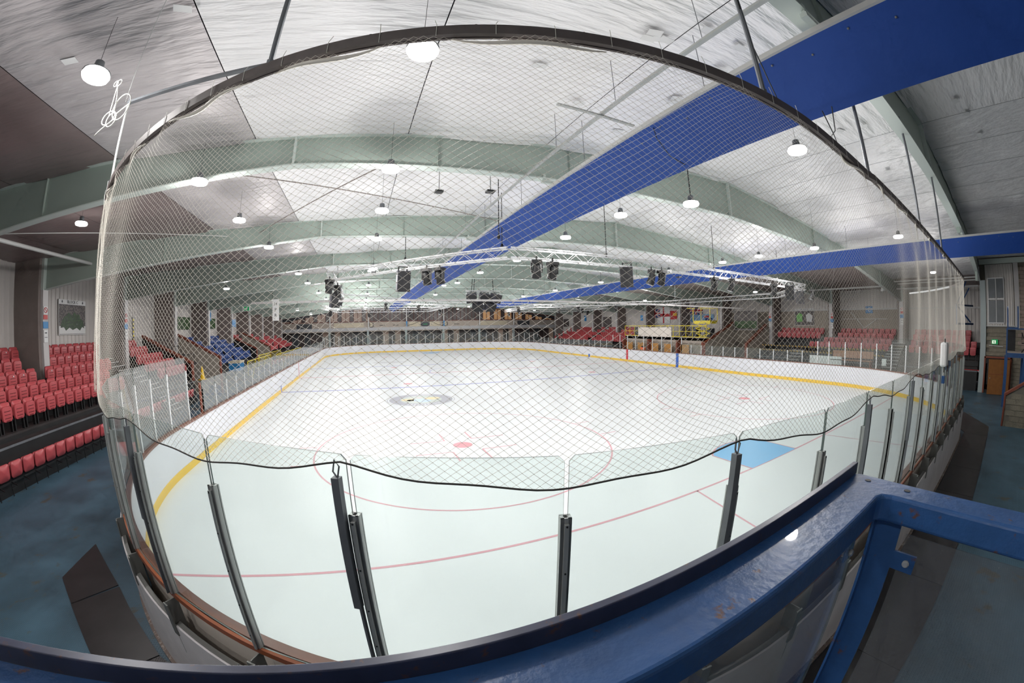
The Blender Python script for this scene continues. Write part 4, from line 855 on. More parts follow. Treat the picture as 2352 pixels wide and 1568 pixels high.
# ================================================================== FAR WALL
fw = empty('wall_far', kind='structure', label='far end wall with brown framed windows above a concrete band')
MB().box((XL, YF, 3.85), (XR, YF+.2, 4.72)).build('concrete_band', CONC, fw); MB().box((XL, YF-.1, 3.35), (XR, YF+.3, 3.85)).build('pale_beam', BEAMW, fw)
MB().box((XL, YF+.25, 4.72), (XR, YF+.4, 8.1)).build('back_panel', GREYP, fw)
MB().box((XL, YF+4.5, FZ), (XR, YF+4.7, 3.5)).build('lobby_back', GREYP, fw); MB().box((XL, YF, 3.2), (XR, YF+4.6, 3.34)).build('lobby_ceiling', CONC, fw)
MB().box((XL, YF+.05, 4.72), (XR, YF+.14, 4.84)).build('sill', FRAMEB, fw)
x = XL + .3; i = 0
while x < XR - .5:
    zt = roofz(x+.3) - .55 - .12*max(0, abs(x)-14)*1.0; zt = max(zt, 5.0)
    wv = math.sin(x*.9) ; m = DKGL if -9 < x < 9.6 else (CURT if x < -9 and i % 3 else (WARM if x > 9 and i % 3 else DKGL))
    p_ = MB().box((x+.03, YF+.16, 4.84), (x+.62, YF+.19, zt)).build('window_pane', m, fw)
    MB().box((x-.03, YF+.08, 4.84), (x+.03, YF+.2, zt)).build('mullion', FRAMEB, fw); i += 1; x += .655
MB().prism([(XL, YF+.06, 5.2), (-14, YF+.06, 6.5), (RX, YF+.06, 7.4), (14, YF+.06, 6.5), (XR, YF+.06, 5.2), (XR, YF+.06, 5.35), (14, YF+.06, 6.65), (RX, YF+.06, 7.55), (-14, YF+.06, 6.65), (XL, YF+.06, 5.35)], (0, .12, 0)).build('head_trim', FRAMEB, fw)
for x in (-15.15, -8.95, -2.75, 3.45, 9.65, 15.85):
    MB().box((x-.17, YF-.35, FZ), (x+.17, YF-.05, 3.35)).build('column', COLG, fw); MB().tube([(x+.1, YF-.2, 3.85), (x+.1, YF-.2, 6.9)], .09, 10).build('pole', WHT, fw)
for x0, x1, m in ((-14.4, -9.6, CREAMP), (9.9, 14.8, CREAMP), (-2.2, -.2, CREAMP), (1.2, 2.9, CREAMP), (-.3, 1.2, GREYP), (-20.5, -18, GREYP), (16.7, 19, GREYP)): MB().box((x0, YF-.04, 3.9 if m is CREAMP else 3.75), (x1, YF-.003, 4.6)).build('wall_panel', m, fw)
for x in (-8.4, 3.8): 
    MB().box((x-.2, YF-.12, 3.95), (x+.2, YF-.003, 4.6)).build('equipment_box', CREAMP, fw); MB().tube([(x, YF-.1, 4.3) for _ in (0,)] + [(x+.42*math.cos(a), YF-.08, 4.25+.38*math.sin(a)) for a in np.linspace(PI, 3*PI, 16)], .04, 5).build('cable_loop', BLK, fw)
for x in (-6.6, -4.4, -1.6, 1.6, 5.8): MB().box((x-.45, YF-.03, 4.12), (x+.45, YF-.003, 4.2)).build('vent_slot', BLK, fw)
for y, xx in ((YF-.06, -2.8),):
    MB().tube([(-2.7, y, 4.0), (-1.6, y, 4.25), (-.6, y, 4.65), (.5, y, 4.72), (1.6, y, 4.6), (2.6, y, 4.1), (4, y, 3.9)], .03, 5).build('loose_cable', BLK, fw)
for x in (-2.65, 3.55): MB().box((x-.1, YF-.32, 3.9), (x+.12, YF-.3, 4.75)).build('blue_label', BLUSIGN, fw)
text('GAME', .28, GRNSIGN, fw, (.45, YF-.05, 4.2), (PI/2, 0, 0), 'green_lettering')
k = 0; x = XL + .5
while x < XR:   # lobby glazing under the balcony
    m = DKGL if (k*7) % 5 < 3 else (CURT if k % 2 else GREYP); MB().box((x+.04, YF+1.4, FZ), (x+.96, YF+1.44, 3.2)).build('lobby_pane', m, fw); MB().box((x-.04, YF+1.36, FZ), (x+.04, YF+1.46, 3.2)).build('lobby_mullion', STIFF, fw); x += 1.0; k += 1
# ================================================================== OFFICE WALL ON THE RIGHT
ow = empty('wall_office', (20.3, -.17, 0), kind='structure', label='block office wall at the right with cladding and window above')
MB().box((.06, -8.8, FZ), (.3, 0, 7.3)).build('backing', MORTAR, ow)
corr = corrug(0, -2.1, -.35, 3.72, 7.25, -1, .16, .03); [None]; corr.build('cladding', CLAD, ow)
MB().box((-.12, -.33, FZ), (.12, .02, 6.35)).build('corner_column', COLG, ow); MB().box((-.05, -2.45, 3.5), (.05, -2.15, 7.4)).build('steel_column', PIERW, ow)
MB().box((-.15, -8.8, 7.28), (.2, 0, 7.58)).build('top_beam', GRNL, ow); MB().box((-.05, -2.2, 3.66), (.03, -.3, 3.72)).build('flashing', RAILW, ow)
bm1 = MB().box((0, -.215, 0), (.1, .215, .205)).mesh('block', BLOCK); bm2 = MB().box((0, -.215, 0), (.1, .215, .205)).mesh('block', BLOCKP)
z = FZ; r = 0
while z < 7.0:
    y = -.58 - (r % 2)*.22
    while y > -8.6:
        inwin = z > 3.45 and y > -2.3; indoor = z < 1.9 and -1.55 < y < -.3
        if not inwin and not indoor:
            o = put('block', bm2 if (y < -2.4 and z > 2.3) else bm1, ow, (-.04 + rnd.uniform(-.004, .004), y, z))
        y -= .44
    z += .22; r += 1
MB().box((-.05, -1.9, -.02), (-.041, -.33, .28)).box((-.05, -.48, 1.25), (-.041, -.33, 1.5)).build('blue_band', STEELB, ow); MB().box((-.05, -.48, .28), (-.041, -.33, 1.25)).build('white_band', WHT, ow)
wn = empty('window_1', (20.22, -1.2, 3.8), kind='structure', label='white framed four pane window in the office cladding')
a = onX(2268, 635, 19.55); b = onX(2303, 745, 19.55); yw0, yw1, zw0, zw1 = -1.66, -.66, 3.86, 6.45
for y0, y1 in ((yw0, (yw0+yw1)/2), ((yw0+yw1)/2, yw1)):
    for z0, z1 in ((zw0, 5.2), (5.28, zw1)): MB().box((0, y0+1.2+.03, z0-3.8+.03), (.02, y1+1.2-.03, z1-3.8-.03)).build('window_pane', LGREY, wn)
f = MB()
for y in (yw0, (yw0+yw1)/2, yw1): f.box((-.03, y+1.2-.02, zw0-3.8), (.03, y+1.2+.02, zw1-3.8))
for z in (zw0, 5.24, zw1): f.box((-.03, yw0+1.2, z-3.83), (.03, yw1+1.2, z-3.8+.03))
f.build('window_frame', WHT, wn)
dr = empty('door_1', (20.2, -.64, FZ), kind='structure', label='dark red door frame with open orange brown door')
f = MB().box((-.06, .10, 0), (.06, .20, 2.12)).box((-.06, -1.55, 0), (.06, -1.45, 2.12)).box((-.06, -1.55, 2.05), (.06, .2, 2.15)); f.build('door_frame', COPE, dr)
MB().box((.05, -1.5, 0), (.06, .1, 2.05)).build('dark_opening', BLK, dr)
lf = MB().box((-.02, -1.36, .02), (.02, 0, 2.02)).build('door_leaf', DOORW, dr); lf.location = (-.62, -.12, 0); lf.rotation_euler = (0, 0, .22); lf['label'] = 'orange brown door leaf standing open'
MB().box((-.024, -1.35, 1.16), (-.021, -.01, 1.18)).build('joint', COPE, lf); MB().lathe([(.03, 0), (.03, .05)], 8, 0, Matrix.Translation((-.02, -.12, .95)) @ Matrix.Rotation(-PI/2, 4, 'Y')).build('knob', ALU, lf)
t = empty('exit_sign', (20.2, -1.07, 2.78), label='lit green emergency exit sign on the office wall', cat='sign'); MB().box((-.06, -.2, -.14), (0, .2, .14)).build('casing', GRNSIGN, t); MB().box((-.066, -.06, -.10), (-.06, .16, .08)).build('lit_face', WGLOW, t); MB().prism([(-.07, -.03, -.08), (-.07, .03, -.02), (-.07, .0, .06), (-.07, .06, .07), (-.07, .10, -.02), (-.07, .05, -.08)], (-.004, 0, 0)).build('running_symbol', GRNSIGN, t)
t = empty('wall_bar', (20.2, -1.0, 2.52), label='thin pale bar on the office wall under the exit sign', cat='bar'); MB().bar((-.03, -.6, 0), (-.03, .3, .05), .04).build('bar', RAILW, t)
# blue stair tower
bt = empty('stair_tower', (16, -2.36, 0), label='blue steel platform with railing at the right edge', cat='platform')
MB().box((-.5, -1.6, 2.18), (1.8, .62, 2.40)).build('platform_edge', STEELB, bt); MB().box((-.45, -1.5, 2.40), (1.8, .58, 2.43)).build('platform_floor', CONC, bt)
f = MB()
for y in (.60, -.35): 
    for x in (-.45, 1.7): f.bar((x, y, FZ), (x, y, 2.2), .14)
f.build('leg', STEELB, bt)
f = MB().bar((-.45, .6, 3.55), (-.45, -1.6, 3.55), .06).bar((-.45, .6, 2.4), (-.45, .6, 3.57), .07).bar((-.45, .6, 3.55), (1.8, .6, 3.55), .06).bar((-.45, -.45, 2.4), (-.45, -.45, 3.57), .05); f.build('guard_rail', STEELB, bt)
MB().bar((.2, .55, 3.5), (.2, .55, 4.65), .07).bar((.2, .0, 3.5), (.2, .0, 4.65), .07).bar((.2, .55, 3.6), (.2, .0, 3.6), .06).build('upright', STEELB, bt)
MB().box((1.0, .1, 2.44), (1.05, .55, 3.5)).build('dark_screen', BLK, bt)
t = empty('stool', (15.75, -2.75, 2.43), label='black folding chair on the blue platform', cat='chair'); MB().box((-.2, -.2, .42), (.2, .2, .47)).build('seat', BLK, t); MB().box((-.2, .17, .6), (.2, .2, .95)).build('backrest', BLK, t)
for x in (-.18, .18): MB().bar((x, -.2, 0), (x, .2, .95), .03).build('leg', BLK, t); MB().bar((x, .2, 0), (x, -.2, .45), .03).build('leg', BLK, t)
bs = empty('blue_bracket', (20.6, 1.1, 4.2), label='blue steel truss bracket on the right wall beyond the column', cat='bracket'); f = MB().bar((0, .35, -.4), (0, .35, .75), .10).bar((0, .35, .75), (2, -.6, .75), .10).bar((0, .35, -.4), (2, -.6, -.4), .12).bar((0, .3, .7), (1, -.5, -.3), .07).bar((0, .35, .75), (.4, -.3, 2.2), .06).bar((.1, .1, .75), (.4, -.5, 1.8), .06); f.build('steel_members', STEELB, bs)
# block ramp wall with red coping
rw = empty('ramp_wall', (10.5, -1.78, 0), label='low block wall with dark red coping at the right edge', cat='wall')
bmx = MB().box((0, 0, 0), (.2, -.43, .205)).mesh('block', BLOCK); top = lambda y: 1.0 + (-y)*.62
MB().prism([(.03, 0, FZ), (.03, -4, FZ), (.03, -4, top(-4)-.05), (.03, 0, .95)], (.15, 0, 0)).build('core', MORTAR, rw)
z = FZ; r = 0
while z < 2.6:
    y = -.02 + (r % 2)*.0 - (r % 2)*.22
    while y > -3.6:
        if z + .205 < top(y) - .02: put('block', bmx, rw, (0, y, z))
        y -= .44
    z += .22; r += 1
MB().prism([(-.03, .07, FZ), (-.03, .0, FZ), (-.03, .0, 1.0), (-.03, -4, top(-4)-.02), (-.03, -4, top(-4)+.10), (-.03, .07, 1.07)], (.26, 0, 0)).build('coping', COPE, rw)
# stored goal
def goal(loc, rz, lb):
    t = empty('hockey_goal', loc, (0, 0, rz), label=lb, cat='goal', group='hockey goals stored beside the rink')
    MB().tube([(-.9, 0, 0), (-.9, 0, 1.17), (-.85, 0, 1.22), (.85, 0, 1.22), (.9, 0, 1.17), (.9, 0, 0)], .03, 8).build('goal_frame', REDS, t, True)
    MB().tube([(-.9, 0, .03)] + [(.9*math.cos(a), 1.1*math.sin(a), .03) for a in np.linspace(PI, 0, 12)], .025, 6).build('base_hoop', WHT, t, True)
    MB().box((-.85, 0, 1.12), (.85, .5, 1.2)).build('top_pad', WHT, t)
    B = MB()
    for k in range(15): x = -.84 + k*.12; B.tube([(x, .5, 1.12), (x*.95, .8, .5), (x*.9, 1.05*math.sqrt(max(0, 1-(x/.95)**2)), .04)], .005, 3)
    for k in range(8): z = .12 + k*.13; B.tube([(-.88, .1, z), (-.5, .9-.04*k, z), (.5, .9-.04*k, z), (.88, .1, z)], .005, 3)
    B.build('goal_netting', WHT, t)['kind'] = 'stuff'; return t
goal((20.9, .65, FZ), -PI/2, 'hockey goal with white net standing beside the office column')
for i, (u, lb) in enumerate(((1725, 'first of the goals behind the right boards'), (1778, 'middle of the goals behind the right boards'), (1835, 'nearest of the goals behind the right boards'))):
    p = onX(u, 815, 17.0); goal((17.0, p.y, FZ), PI/2*0 + PI/2 + PI, 'red hockey goal with white net, ' + lb)
# ================================================================== THINGS ON THE WALLS
def poster(u0, v0, u1, v1, x, lb, mt, letters=None, cat='poster', mi=WHT):
    a = onX(u0, v0, x); b = onX(u1, v1, x); y0, y1 = sorted((a.y, b.y)); z1, z0 = max(a.z, b.z), min(a.z, b.z); s = 1 if x < 0 else -1; yc = (y0+y1)/2; zc = (z0+z1)/2
    t = empty('poster', (x, yc, zc), (0, 0, 0), label=lb, cat=cat); h = z1-z0; w_ = y1-y0; hd = h*.13 if letters else 0
    MB().box((-.012, -w_/2, -h/2), (.012, w_/2, h/2)).build('board', mi, t); MB().box((s*.012, -w_/2+.02, -h/2+.03), (s*.016, w_/2-.02, h/2-hd-.01)).build('print', mt, t)
    if letters:
        text(letters, hd*.95, BLK, t, (s*.018, 0, h/2-hd/2), (PI/2, 0, s*PI/2))
        for sy in (-.38, .38): MB().prism([(s*.016, sy*w_-.05, h/2-hd*.5), (s*.016, sy*w_, h/2-hd*.1), (s*.016, sy*w_+.05, h/2-hd*.5), (s*.016, sy*w_, h/2-hd*.8)], (s*.004, 0, 0)).build('small_emblem', GREYP, t)
    return t, w_, h, s
G1 = photo('team_print', [(.012, .012, .015), (.05, .05, .05), (.03, .09, .02), (.015, .02, .02), (.06, .15, .04), (.02, .02, .02), (.25, .25, .26)], 11, 1); G2 = photo('team_print_green', [(.01, .01, .01), (.03, .03, .03), (.05, .14, .03), (.015, .015, .015), (.16, .20, .15)], 9, 3)
G3 = photo('crowd_print', [(.02, .02, .025), (.20, .17, .16), (.04, .035, .04), (.30, .27, .26)], 16, 5)
t, w_, h, s = poster(135, 686, 197, 768, XL+.09, 'large white poster reading BLOCK C with green team photograph', G3, 'BLOCK C')
MB().prism([(s*.017, a*w_, b*h) for a, b in ((-.44, -.30), (-.40, -.12), (-.34, -.02), (-.22, .06), (-.15, .14), (-.02, .05), (.06, .16), (.15, .08), (.24, .10), (.30, -.04), (.40, -.10), (.44, -.32), (.36, -.27), (.27, -.38), (.15, -.30), (.0, -.36), (-.12, -.29), (-.25, -.38), (-.32, -.28))], (s*.004, 0, 0)).build('team_picture', G1, t); MB().box((s*.0165, -w_/2+.03, -h/2+.05), (s*.018, w_/2-.03, -h*.25)).build('ice_picture', WHT, t)
poster(406, 727, 436, 757, XL+.09, 'dark team poster on the left wall above the first blue seats', G2, mi=GREYP); poster(481, 731, 494, 755, XL+.09, 'dark poster on the left wall beside the second white pier', G2, mi=GREYP)
pp = poster(1687, 714, 1740, 758, 22.6, 'hanging team poster with green shirts on the right', G3)[0]; MB().box((-.022, -1.3, -.75), (-.017, 1.3, -.05)).build('team_picture', G2, pp); t, w_, h, s = poster(1826, 709, 1870, 747, XR-.06, 'white headed poster with green and white player on the right wall', G3, 'BLOCK F')
MB().prism([(-.018, .2, -.4), (-.018, .75, -.45), (-.018, .85, .1), (-.018, .55, .38), (-.018, .2, .2)], (-.004, 0, 0)).build('green_figure', mat('shirt_green', (.22, .55, .16), .6), t); MB().prism([(-.018, -.75, -.45), (-.018, -.25, -.4), (-.018, -.15, .15), (-.018, -.45, .35), (-.018, -.85, .1)], (-.004, 0, 0)).build('white_figure', WHT, t)
poster(1385, 728, 1404, 753, XR-.06, 'grey poster on the far right wall between piers', G3, mi=GREYP); poster(1294, 733, 1306, 750, XR-.06, 'small dark poster nearest the far right corner', G3, mi=GREYP)
def sign(u, v, x, wy, hz, m, lb, txt=None, name='wall_sign'):
    p = onX(u, v, x); s = 1 if x < 0 else -1; t = empty(name, p, label=lb, cat='sign'); MB().box((-.01, -wy/2, -hz/2), (.01, wy/2, hz/2)).build('plate', m, t)
    if txt: text(txt, hz*.8, WHT, t, (s*.012, 0, 0), (PI/2, 0, s*PI/2))
    return t
sign(1996, 711, XR-.06, .62, .55, BLUSIGN, 'blue square sign with white letter E', 'E'); sign(480, 724, XL+.1, .9, .9, BLUSIGN, 'blue square sign on the left wall above the dark poster', 'C'); sign(537, 742, -22.42, 1.1, .7, BLUSIGN, 'plain blue sign on a pier at the far left')
sign(1344, 731, XR-.1, .6, .9, BLUSIGN, 'small upright blue sign on the far right wall'); sign(1474, 730, 23.0, .5, .7, BLUSIGN, 'blue square sign on the right pier beside the flags'); 
for i, (u, v, x) in enumerate(((105, 714, -22.42), (290, 726, -22.42), (1911, 722, 23.02), (2071, 710, 23.02), (1769, 722, 23.02))):
    p = onX(u, v, x); s = 1 if x < 0 else -1; t = empty('notice_group', (x, p.y, p.z), label='red prohibition sign, blue plate and notice on the ' + ['nearest left pier', 'second left pier', 'second right pier', 'nearest right pier', 'third right pier'][i], cat='sign', group='safety notices on the white pier faces')
    MB().box((-.01, -.11, -.13), (.01, .11, .16)).build('white_plate', WHT, t); Mr = Matrix.Translation((s*.012, 0, .03)) @ Matrix.Rotation(s*PI/2, 4, 'Y')
    MB().tube([(s*.014, .09*math.cos(a), .03+.09*math.sin(a)) for a in np.linspace(0, 2*PI, 17)[:-1]], .013, 4, closed=True).bar((s*.014, -.06, .09), (s*.014, .06, -.03), .02).build('red_circle', REDS, t)
    MB().box((-.012, -.11, -.30), (.012, .11, -.14)).build('red_plate', REDS, t); MB().box((-.012, -.14, -.62), (.012, .14, -.38)).build('blue_plate', BLUSIGN, t); MB().box((-.01, -.11, -1.12), (.01, .11, -.68)).build('paper_notice', WHT, t); MB().box((s*.012, -.06, -.80), (s*.014, .06, -.76)).box((s*.012, -.08, -.95), (s*.014, .08, -.93)).build('notice_print', GREYP, t)['kind'] = 'stuff'
for u, v, y, lb in ((565, 708.5, 30.0, 'green and white exit sign hanging over the left stand'), (668, 722, 55, 'small green exit sign far down the left side')):
    p = onY(u, v, y); t = empty('exit_sign', p, label=lb, cat='sign'); MB().box((-.32, -.03, -.18), (.32, .03, .18)).build('plate', WHT, t); MB().box((-.18, -.035, -.15), (.26, -.03, .15)).build('green_face', GRNSIGN, t); MB().lathe([(.09, 0), (.09, .004)], 12, 0, Matrix.Translation((.04, -.035, 0)) @ Matrix.Rotation(PI/2, 4, 'X')).build('arrow', WHT, t)
    for x in (-.25, .25): MB().tube([(x, 0, .18), (x, 0, 1.6)], .006, 4).build('hanger', STEEL, t)
# flags on the right wall
FR = mat('flag_red', (.48, .03, .04), .7); FB = mat('flag_navy', (.02, .04, .18), .7); FY = mat('flag_yellow', (.75, .42, .04), .7); FLB = mat('flag_pale_blue', (.20, .36, .55), .7)
def flag(ua, va, ub, vb, lb, kind, fx=XR-.1):
    a = onX(ua, va, fx); b = onX(ub, vb, fx); w_ = abs(a.y-b.y); h = abs(a.z-b.z); t = empty('flag', (fx, (a.y+b.y)/2, (a.z+b.z)/2), label=lb, cat='flag', group='flags hung on the right wall'); q = lambda y0, z0, y1, z1, m, d, nm: MB().box((-.01-d, y0*w_, z0*h), (-d, y1*w_, z1*h)).build(nm, m, t)
    if kind == 'union':
        q(-.5, -.5, .5, .5, FB, 0, 'cloth')
        for s in (-1, 1): MB().bar((-.012, -.5*w_, -.5*h*s), (-.012, .5*w_, .5*h*s), .006, .16*h, up=(0, 0, 1)).build('white_diagonal', WHT, t); MB().bar((-.015, -.5*w_, -.5*h*s), (-.015, .5*w_, .5*h*s), .006, .06*h).build('red_diagonal', FR, t)
        q(-.5, -.16, .5, .16, WHT, .02, 'white_cross'); q(-.09, -.5, .09, .5, WHT, .02, 'white_cross'); q(-.5, -.10, .5, .10, FR, .024, 'red_cross'); q(-.055, -.5, .055, .5, FR, .024, 'red_cross')
    elif kind == 'george': q(-.5, -.5, .5, .5, WHT, 0, 'cloth'); q(-.5, -.09, .5, .09, FR, .01, 'red_cross'); q(-.05, -.5, .05, .5, FR, .01, 'red_cross')
    elif kind == 'ensign': q(-.5, -.5, .5, .5, FLB, 0, 'cloth'); q(-.45, -.5, -.15, 0, FB, .01, 'dark_patch'); q(-.3, .05, -.1, .3, FR, .012, 'red_patch')
    else: q(-.5, -.5, .5, .5, FR, 0, 'cloth'); q(-.5, -.1, .1, .25, FY, .01, 'yellow_patch')
flag(1493, 711, 1516, 729, 'union flag with draped folds, upper left of the flags', 'union'); flag(1510, 706, 1539, 742, 'white flag with a red cross between the two piers', 'george', XR-.07); flag(1540, 714, 1555, 733, 'red flag with yellow patch beside the white pier', 'plain'); flag(1585, 704, 1614, 722, 'union flag above the yellow lift', 'union'); flag(1586, 722, 1640, 739, 'pale blue flag behind the yellow lift', 'ensign')
# balcony of the right side with yellow rails and lift
bal = empty('balcony', (18.6, 28, 0), label='timekeepers balcony with yellow railing on the right side', cat='balcony')
MB().box((0, -5.8, 2.15), (4.6, 6.3, 2.4)).build('balcony_floor', CLADR, bal); MB().box((0, -5.8, 1.9), (.15, 6.3, 2.45)).build('front_beam', CONC, bal)
MB().box((.1, -5.8, FZ), (.25, 6.3, 1.9)).build('lower_wall', CLADR, bal)
f = MB().bar((0, -5.8, 3.55), (0, 6.3, 3.55), .06).bar((0, -5.8, 3.0), (0, 6.3, 3.0), .04).bar((0, -5.8, 2.5), (0, 6.3, 2.5), .06)
for y in np.arange(-5.8, 6.4, .87): f.bar((0, y, 2.45), (0, y, 3.57), .045)
f.build('yellow_railing', YBAR, bal); MB().box((-.04, -1.2, 2.42), (-.02, 4.0, 3.4)).build('white_panel', CREAM, bal)
for i, y in enumerate((-5.0, -3.2, 4.6, 5.8)): MB().box((1.2, y-.3, 2.4), (1.9, y+.4, 3.3+.1*(i % 2))).build('dark_equipment', GREYP, bal)
for y in (-3.5, -1.2, .8, 3, 5): MB().box((-.45, y-.5, .75), (-.4, y+.6, 1.75)).build('orange_ply_panel', OCH, bal)
for y in (-5.7, -2.4, 1.9, 6.2): MB().box((-.5, y-.1, FZ), (.1, y+.1, 2.15)).build('red_post', COPE, bal)
lift = empty('scissor_lift', (18.9, 22.8, 3.75), label='yellow scissor lift basket raised behind the railing', cat='lift')
f = MB().box((-.1, -.9, 0), (1.0, 1.2, .28)).bar((-.1, -.9, .28), (-.1, -.9, 1.45), .06).bar((-.1, 1.2, .28), (-.1, 1.2, 1.45), .06).bar((1, -.9, .28), (1, -.9, 1.45), .06).bar((-.1, -.9, 1.45), (-.1, 2.0, 1.45), .05).bar((1, -.9, 1.4), (1, 1.2, 1.4), .05).bar((-.1, -.9, 1.45), (1, -.9, 1.42), .05).bar((-.1, .2, .28), (-.1, .2, 1.45), .04); f.build('basket', YBAR, lift)
f = MB()
for k in range(3): f.bar((0, -.8, -1.35+k*.45), (0, 1, -.9+k*.45), .06).bar((0, 1, -1.35+k*.45), (0, -.8, -.9+k*.45), .06)
f.build('scissor_arms', YBAR, lift)
# penalty boxes behind the right boards
for i, (y, lb) in enumerate(((24.3, 'orange container with black lid behind the right boards'),)):
    t = empty('container', onX(1477, 800, 16.0), label=lb, cat='container'); MB().lathe([(.22, -.3), (.28, .1), (.26, .12)], 12).build('body', ORNG, t, True); MB().lathe([(.2, .1), (.22, .16), (.1, .25)], 10).build('lid', BLK, t, True)
# benches, boxes seen beyond the right boards
t = empty('stack_of_panels', onX(1897, 822, 16.6), label='pale stacked sheets leaning behind the right boards', cat='boards')
for k in range(3): MB().box((-.1+.08*k, -1.2+k*.5, -.4), (-.05+.08*k, 1.2, .15-.12*k)).build('sheet', WHT, t)
t = empty('wooden_bench', onX(1960, 822, 17.0), label='pinkish brown wooden bench behind the right boards', cat='bench'); MB().box((0, -1.4, .0), (.05, 1.5, .45)).build('backrest', mat('bench_wood', (.38, .20, .13), .6), t); MB().box((-.5, -1.4, -.15), (0, 1.5, -.1)).build('seat', MATS['bench_wood'], t)
f = MB()
for y in np.arange(-1.2, 1.5, .3): f.box((-.012, y-.01, -.1), (0, y+.01, .35))
f.build('slat_groove', COPE, t)['kind'] = 'stuff'
for y in (-1.3, 1.4): MB().box((-.45, y-.04, -.85), (.05, y+.04, -.15)).build('leg', COPE, t)
p = onX(2030, 832, 15.3); t = empty('paper_notice', p, label='pale square notice stuck on a pane of the right corner', cat='notice'); MB().box((-.01, -.14, -.2), (.01, .14, .2)).build('sheet', WHT, t)
# yellow edged stand fronts right
for r, (z, x) in enumerate(((1.92, 21.0), (1.55, 20.7))):
    t = empty('edge_stripe', (x, 6.6, z), label='black and yellow hazard strip along the right stand, %s' % ['upper', 'lower'][r], cat='strip')
    MB().box((0, 0, -.06), (.02, 11, .06)).build('black_band', BLK, t); f = MB()
    for y in np.arange(0, 10.8, .3): f.prism([(-.003, y, -.05), (-.003, y+.14, -.05), (-.003, y+.24, .05), (-.003, y+.10, .05)], (.002, 0, 0))
    f.build('yellow_band', mat('hazard_yellow', (.45, .27, .03), .6), t)
# white time box on a post near right corner + hanging strap
p = onY(2167, 815, -.25); t = empty('goal_lamp_box', p, label='white box on a post at the far right of the near boards', cat='box'); b_ = MB().box((-.12, -.08, -.22), (.18, .06, .24)).build('casing', WHT, t); md = b_.modifiers.new('b', 'BEVEL'); md.width = .04; md.segments = 2; MB().bar((.1, 0, -.2), (.1, 0, -1.1), .05).build('post', ALU, t)
p = onY(2166, 870, -.28); t = empty('hanging_padlock', p, label='blue padlock hanging on a strap at the near boards', cat='padlock'); MB().tube([(0, 0, .75), (.02, 0, .4), (-.01, 0, .12)], .012, 5).build('strap', BLK, t); MB().box((-.06, -.03, -.08), (.06, .03, .06)).build('body', STEELB, t); MB().tube([(-.04, 0, .05), (-.04, 0, .12), (.04, 0, .12), (.04, 0, .05)], .01, 5).build('shackle', ALU, t)
# handle on the boards
p1, n1 = path(9.75, .25); t = empty('gate_handle', p1 + Vector((0, 0, .75)), label='thin wire gate handle on the outside of the near boards', cat='handle'); tt = Vector((-n1.y, n1.x, 0)); MB().tube([(0, 0, 0), tuple(n1*.06 + Vector((0, 0, .03))), tuple(n1*.06 + Vector((0, 0, .30))), (0, 0, .33)], .006, 6).build('wire', STEEL, t)
# cone and yellow barriers on the left
p = onX(465, 864, -19.6); t = empty('traffic_cone', (p.x, p.y, 1.0), label='yellow safety cone on the left stand edge', cat='cone'); MB().lathe([(.17, .0), (.15, .04), (.035, .74), (.02, .76)], 14).build('cone_body', CONE, t, True); MB().box((-.2, -.2, 0), (.2, .2, .04)).build('base', CONE, t)
def ybar(y0, y1, z, lb, x=-17.6):
    t = empty('crowd_barrier', (x, y0, z), label=lb, cat='barrier', group='yellow barriers behind the left boards'); L_ = y1-y0
    f = MB().tube([(0, 0, -.9), (0, 0, -.06), (0, .08, 0), (0, L_-.08, 0), (0, L_, -.06), (0, L_, -.9)], .03, 6); f.bar((0, 0, -.5), (0, L_, -.5), .03); f.build('tube_frame', YBAR, t, True); f = MB()
    for y in np.arange(.3, L_, .35): MB().bar((0, y, -.5), (0, y, 0), .014).build('upright_bar', YBAR, t)
    MB().bar((0, L_*.3, -.02), (-.4, L_*.3+.2, -1.5), .05).build('leg', YBAR, t)
ybar(24.4, 31.2, 1.75, 'yellow tube barrier behind the left boards, nearest'); ybar(31.0, 40, 1.72, 'yellow tube barrier behind the left boards, farther', -18.6); ybar(33.5, 47.5, 1.62, 'long yellow tube barrier behind the left boards, farthest')
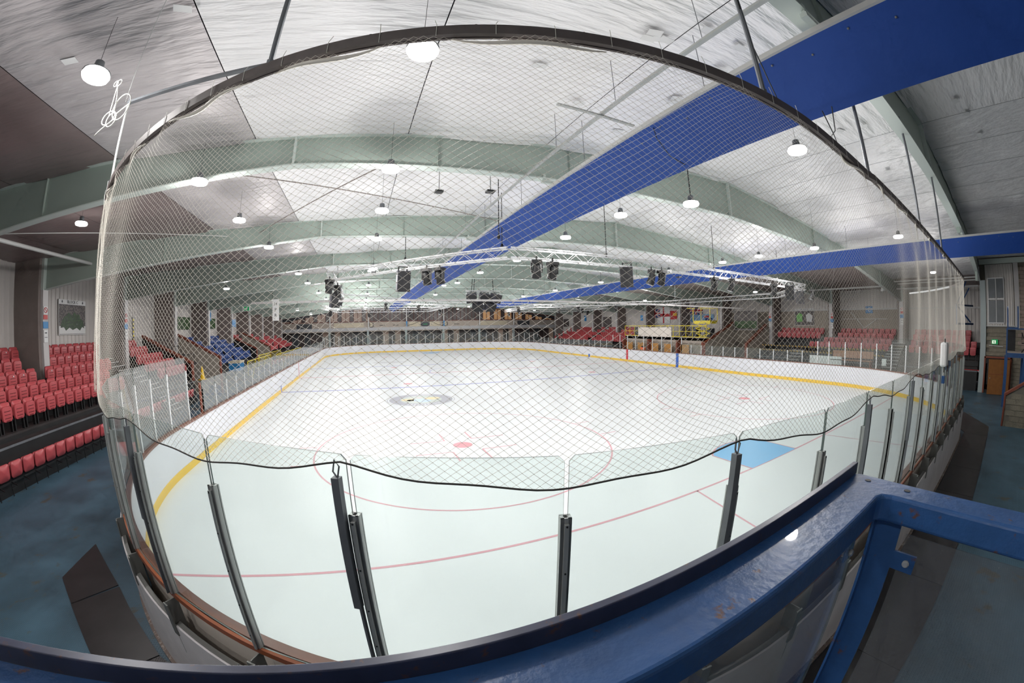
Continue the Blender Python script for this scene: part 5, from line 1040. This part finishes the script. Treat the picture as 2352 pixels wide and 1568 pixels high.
t = empty('red_strip', onZ(170, 958, 1.02), label='short red plastic strip lying on the left stand ledge', cat='strip'); MB().box((-.05, -.4, 0), (.05, .4, .06)).build('strip', SEATR, t)
t = empty('white_sheet', onZ(5, 1010, 1.02), label='white sheet lying on the left stand ledge', cat='sheet'); MB().box((-.15, -.4, 0), (.15, .3, .02)).build('sheet', WHT, t)
t = empty('bin', onX(543, 838, -19.0) , label='blue box with white lid before the blue seats', cat='box'); MB().box((-.4, -.55, -.35), (.4, .55, .15)).build('body', BLUSIGN, t); MB().box((-.42, -.57, .15), (.42, .57, .3)).build('lid', CREAMP, t)
p = onX(307, 760, XL+.1); t = empty('hazard_tape', p, label='black and yellow striped strip hanging on the left wall', cat='strip'); f = MB()
for k in range(9): f.box((0, -.06, -1.2+k*.22), (.01, .06, -1.08+k*.22))
f.build('yellow_stripes', YBAR, t); MB().box((-.01, -.05, -1.2), (0, .05, .8)).build('black_tape', BLK, t)
# dangling cables near the blue duct
for i, (pts, lb) in enumerate(((((1693, 0), (1720, 90), (1765, 185), (1800, 260), (1835, 284), (1862, 265)), 'black cable looping beside the dark pole'), (((1888, 255), (1915, 310), (1925, 335), (1912, 345), (1900, 325), (1918, 300), (1910, 245)), 'thin cable dangling below the blue duct'), (((1505, 290), (1515, 320), (1545, 360), (1580, 380)), 'dark cable lying across the blue duct'), (((1150, 420), (1090, 700)), ''))):
    if not lb: continue
    P_ = [onZ(u, v, 6.1 if i == 0 else 5.9) for u, v in pts]; 
    if i == 2: P_ = [onX(u, v, -5.9) + Vector((-.05, 0, 0)) for u, v in pts]
    c = P_[0]; t = empty('cable', c, label=lb, cat='cable'); MB().tube([p_ - c for p_ in P_], .007, 5).build('cable_run', BLK, t, True)
t = empty('emergency_light', onX(1649, 776, 21.0), label='small lit rectangular bulkhead light in the right gangway', cat='lamp'); MB().box((-.08, -.3, -.1), (0, .3, .1)).build('body', mat('warm_lamp', (1, .9, .8), .5, emis=(1, .85, .7), estr=8), t)
for o in (SEATP, LOWP, LP, MH):     # the patterns the copies came from
    for c in list(o.children): bpy.data.objects.remove(c)
    bpy.data.objects.remove(o)
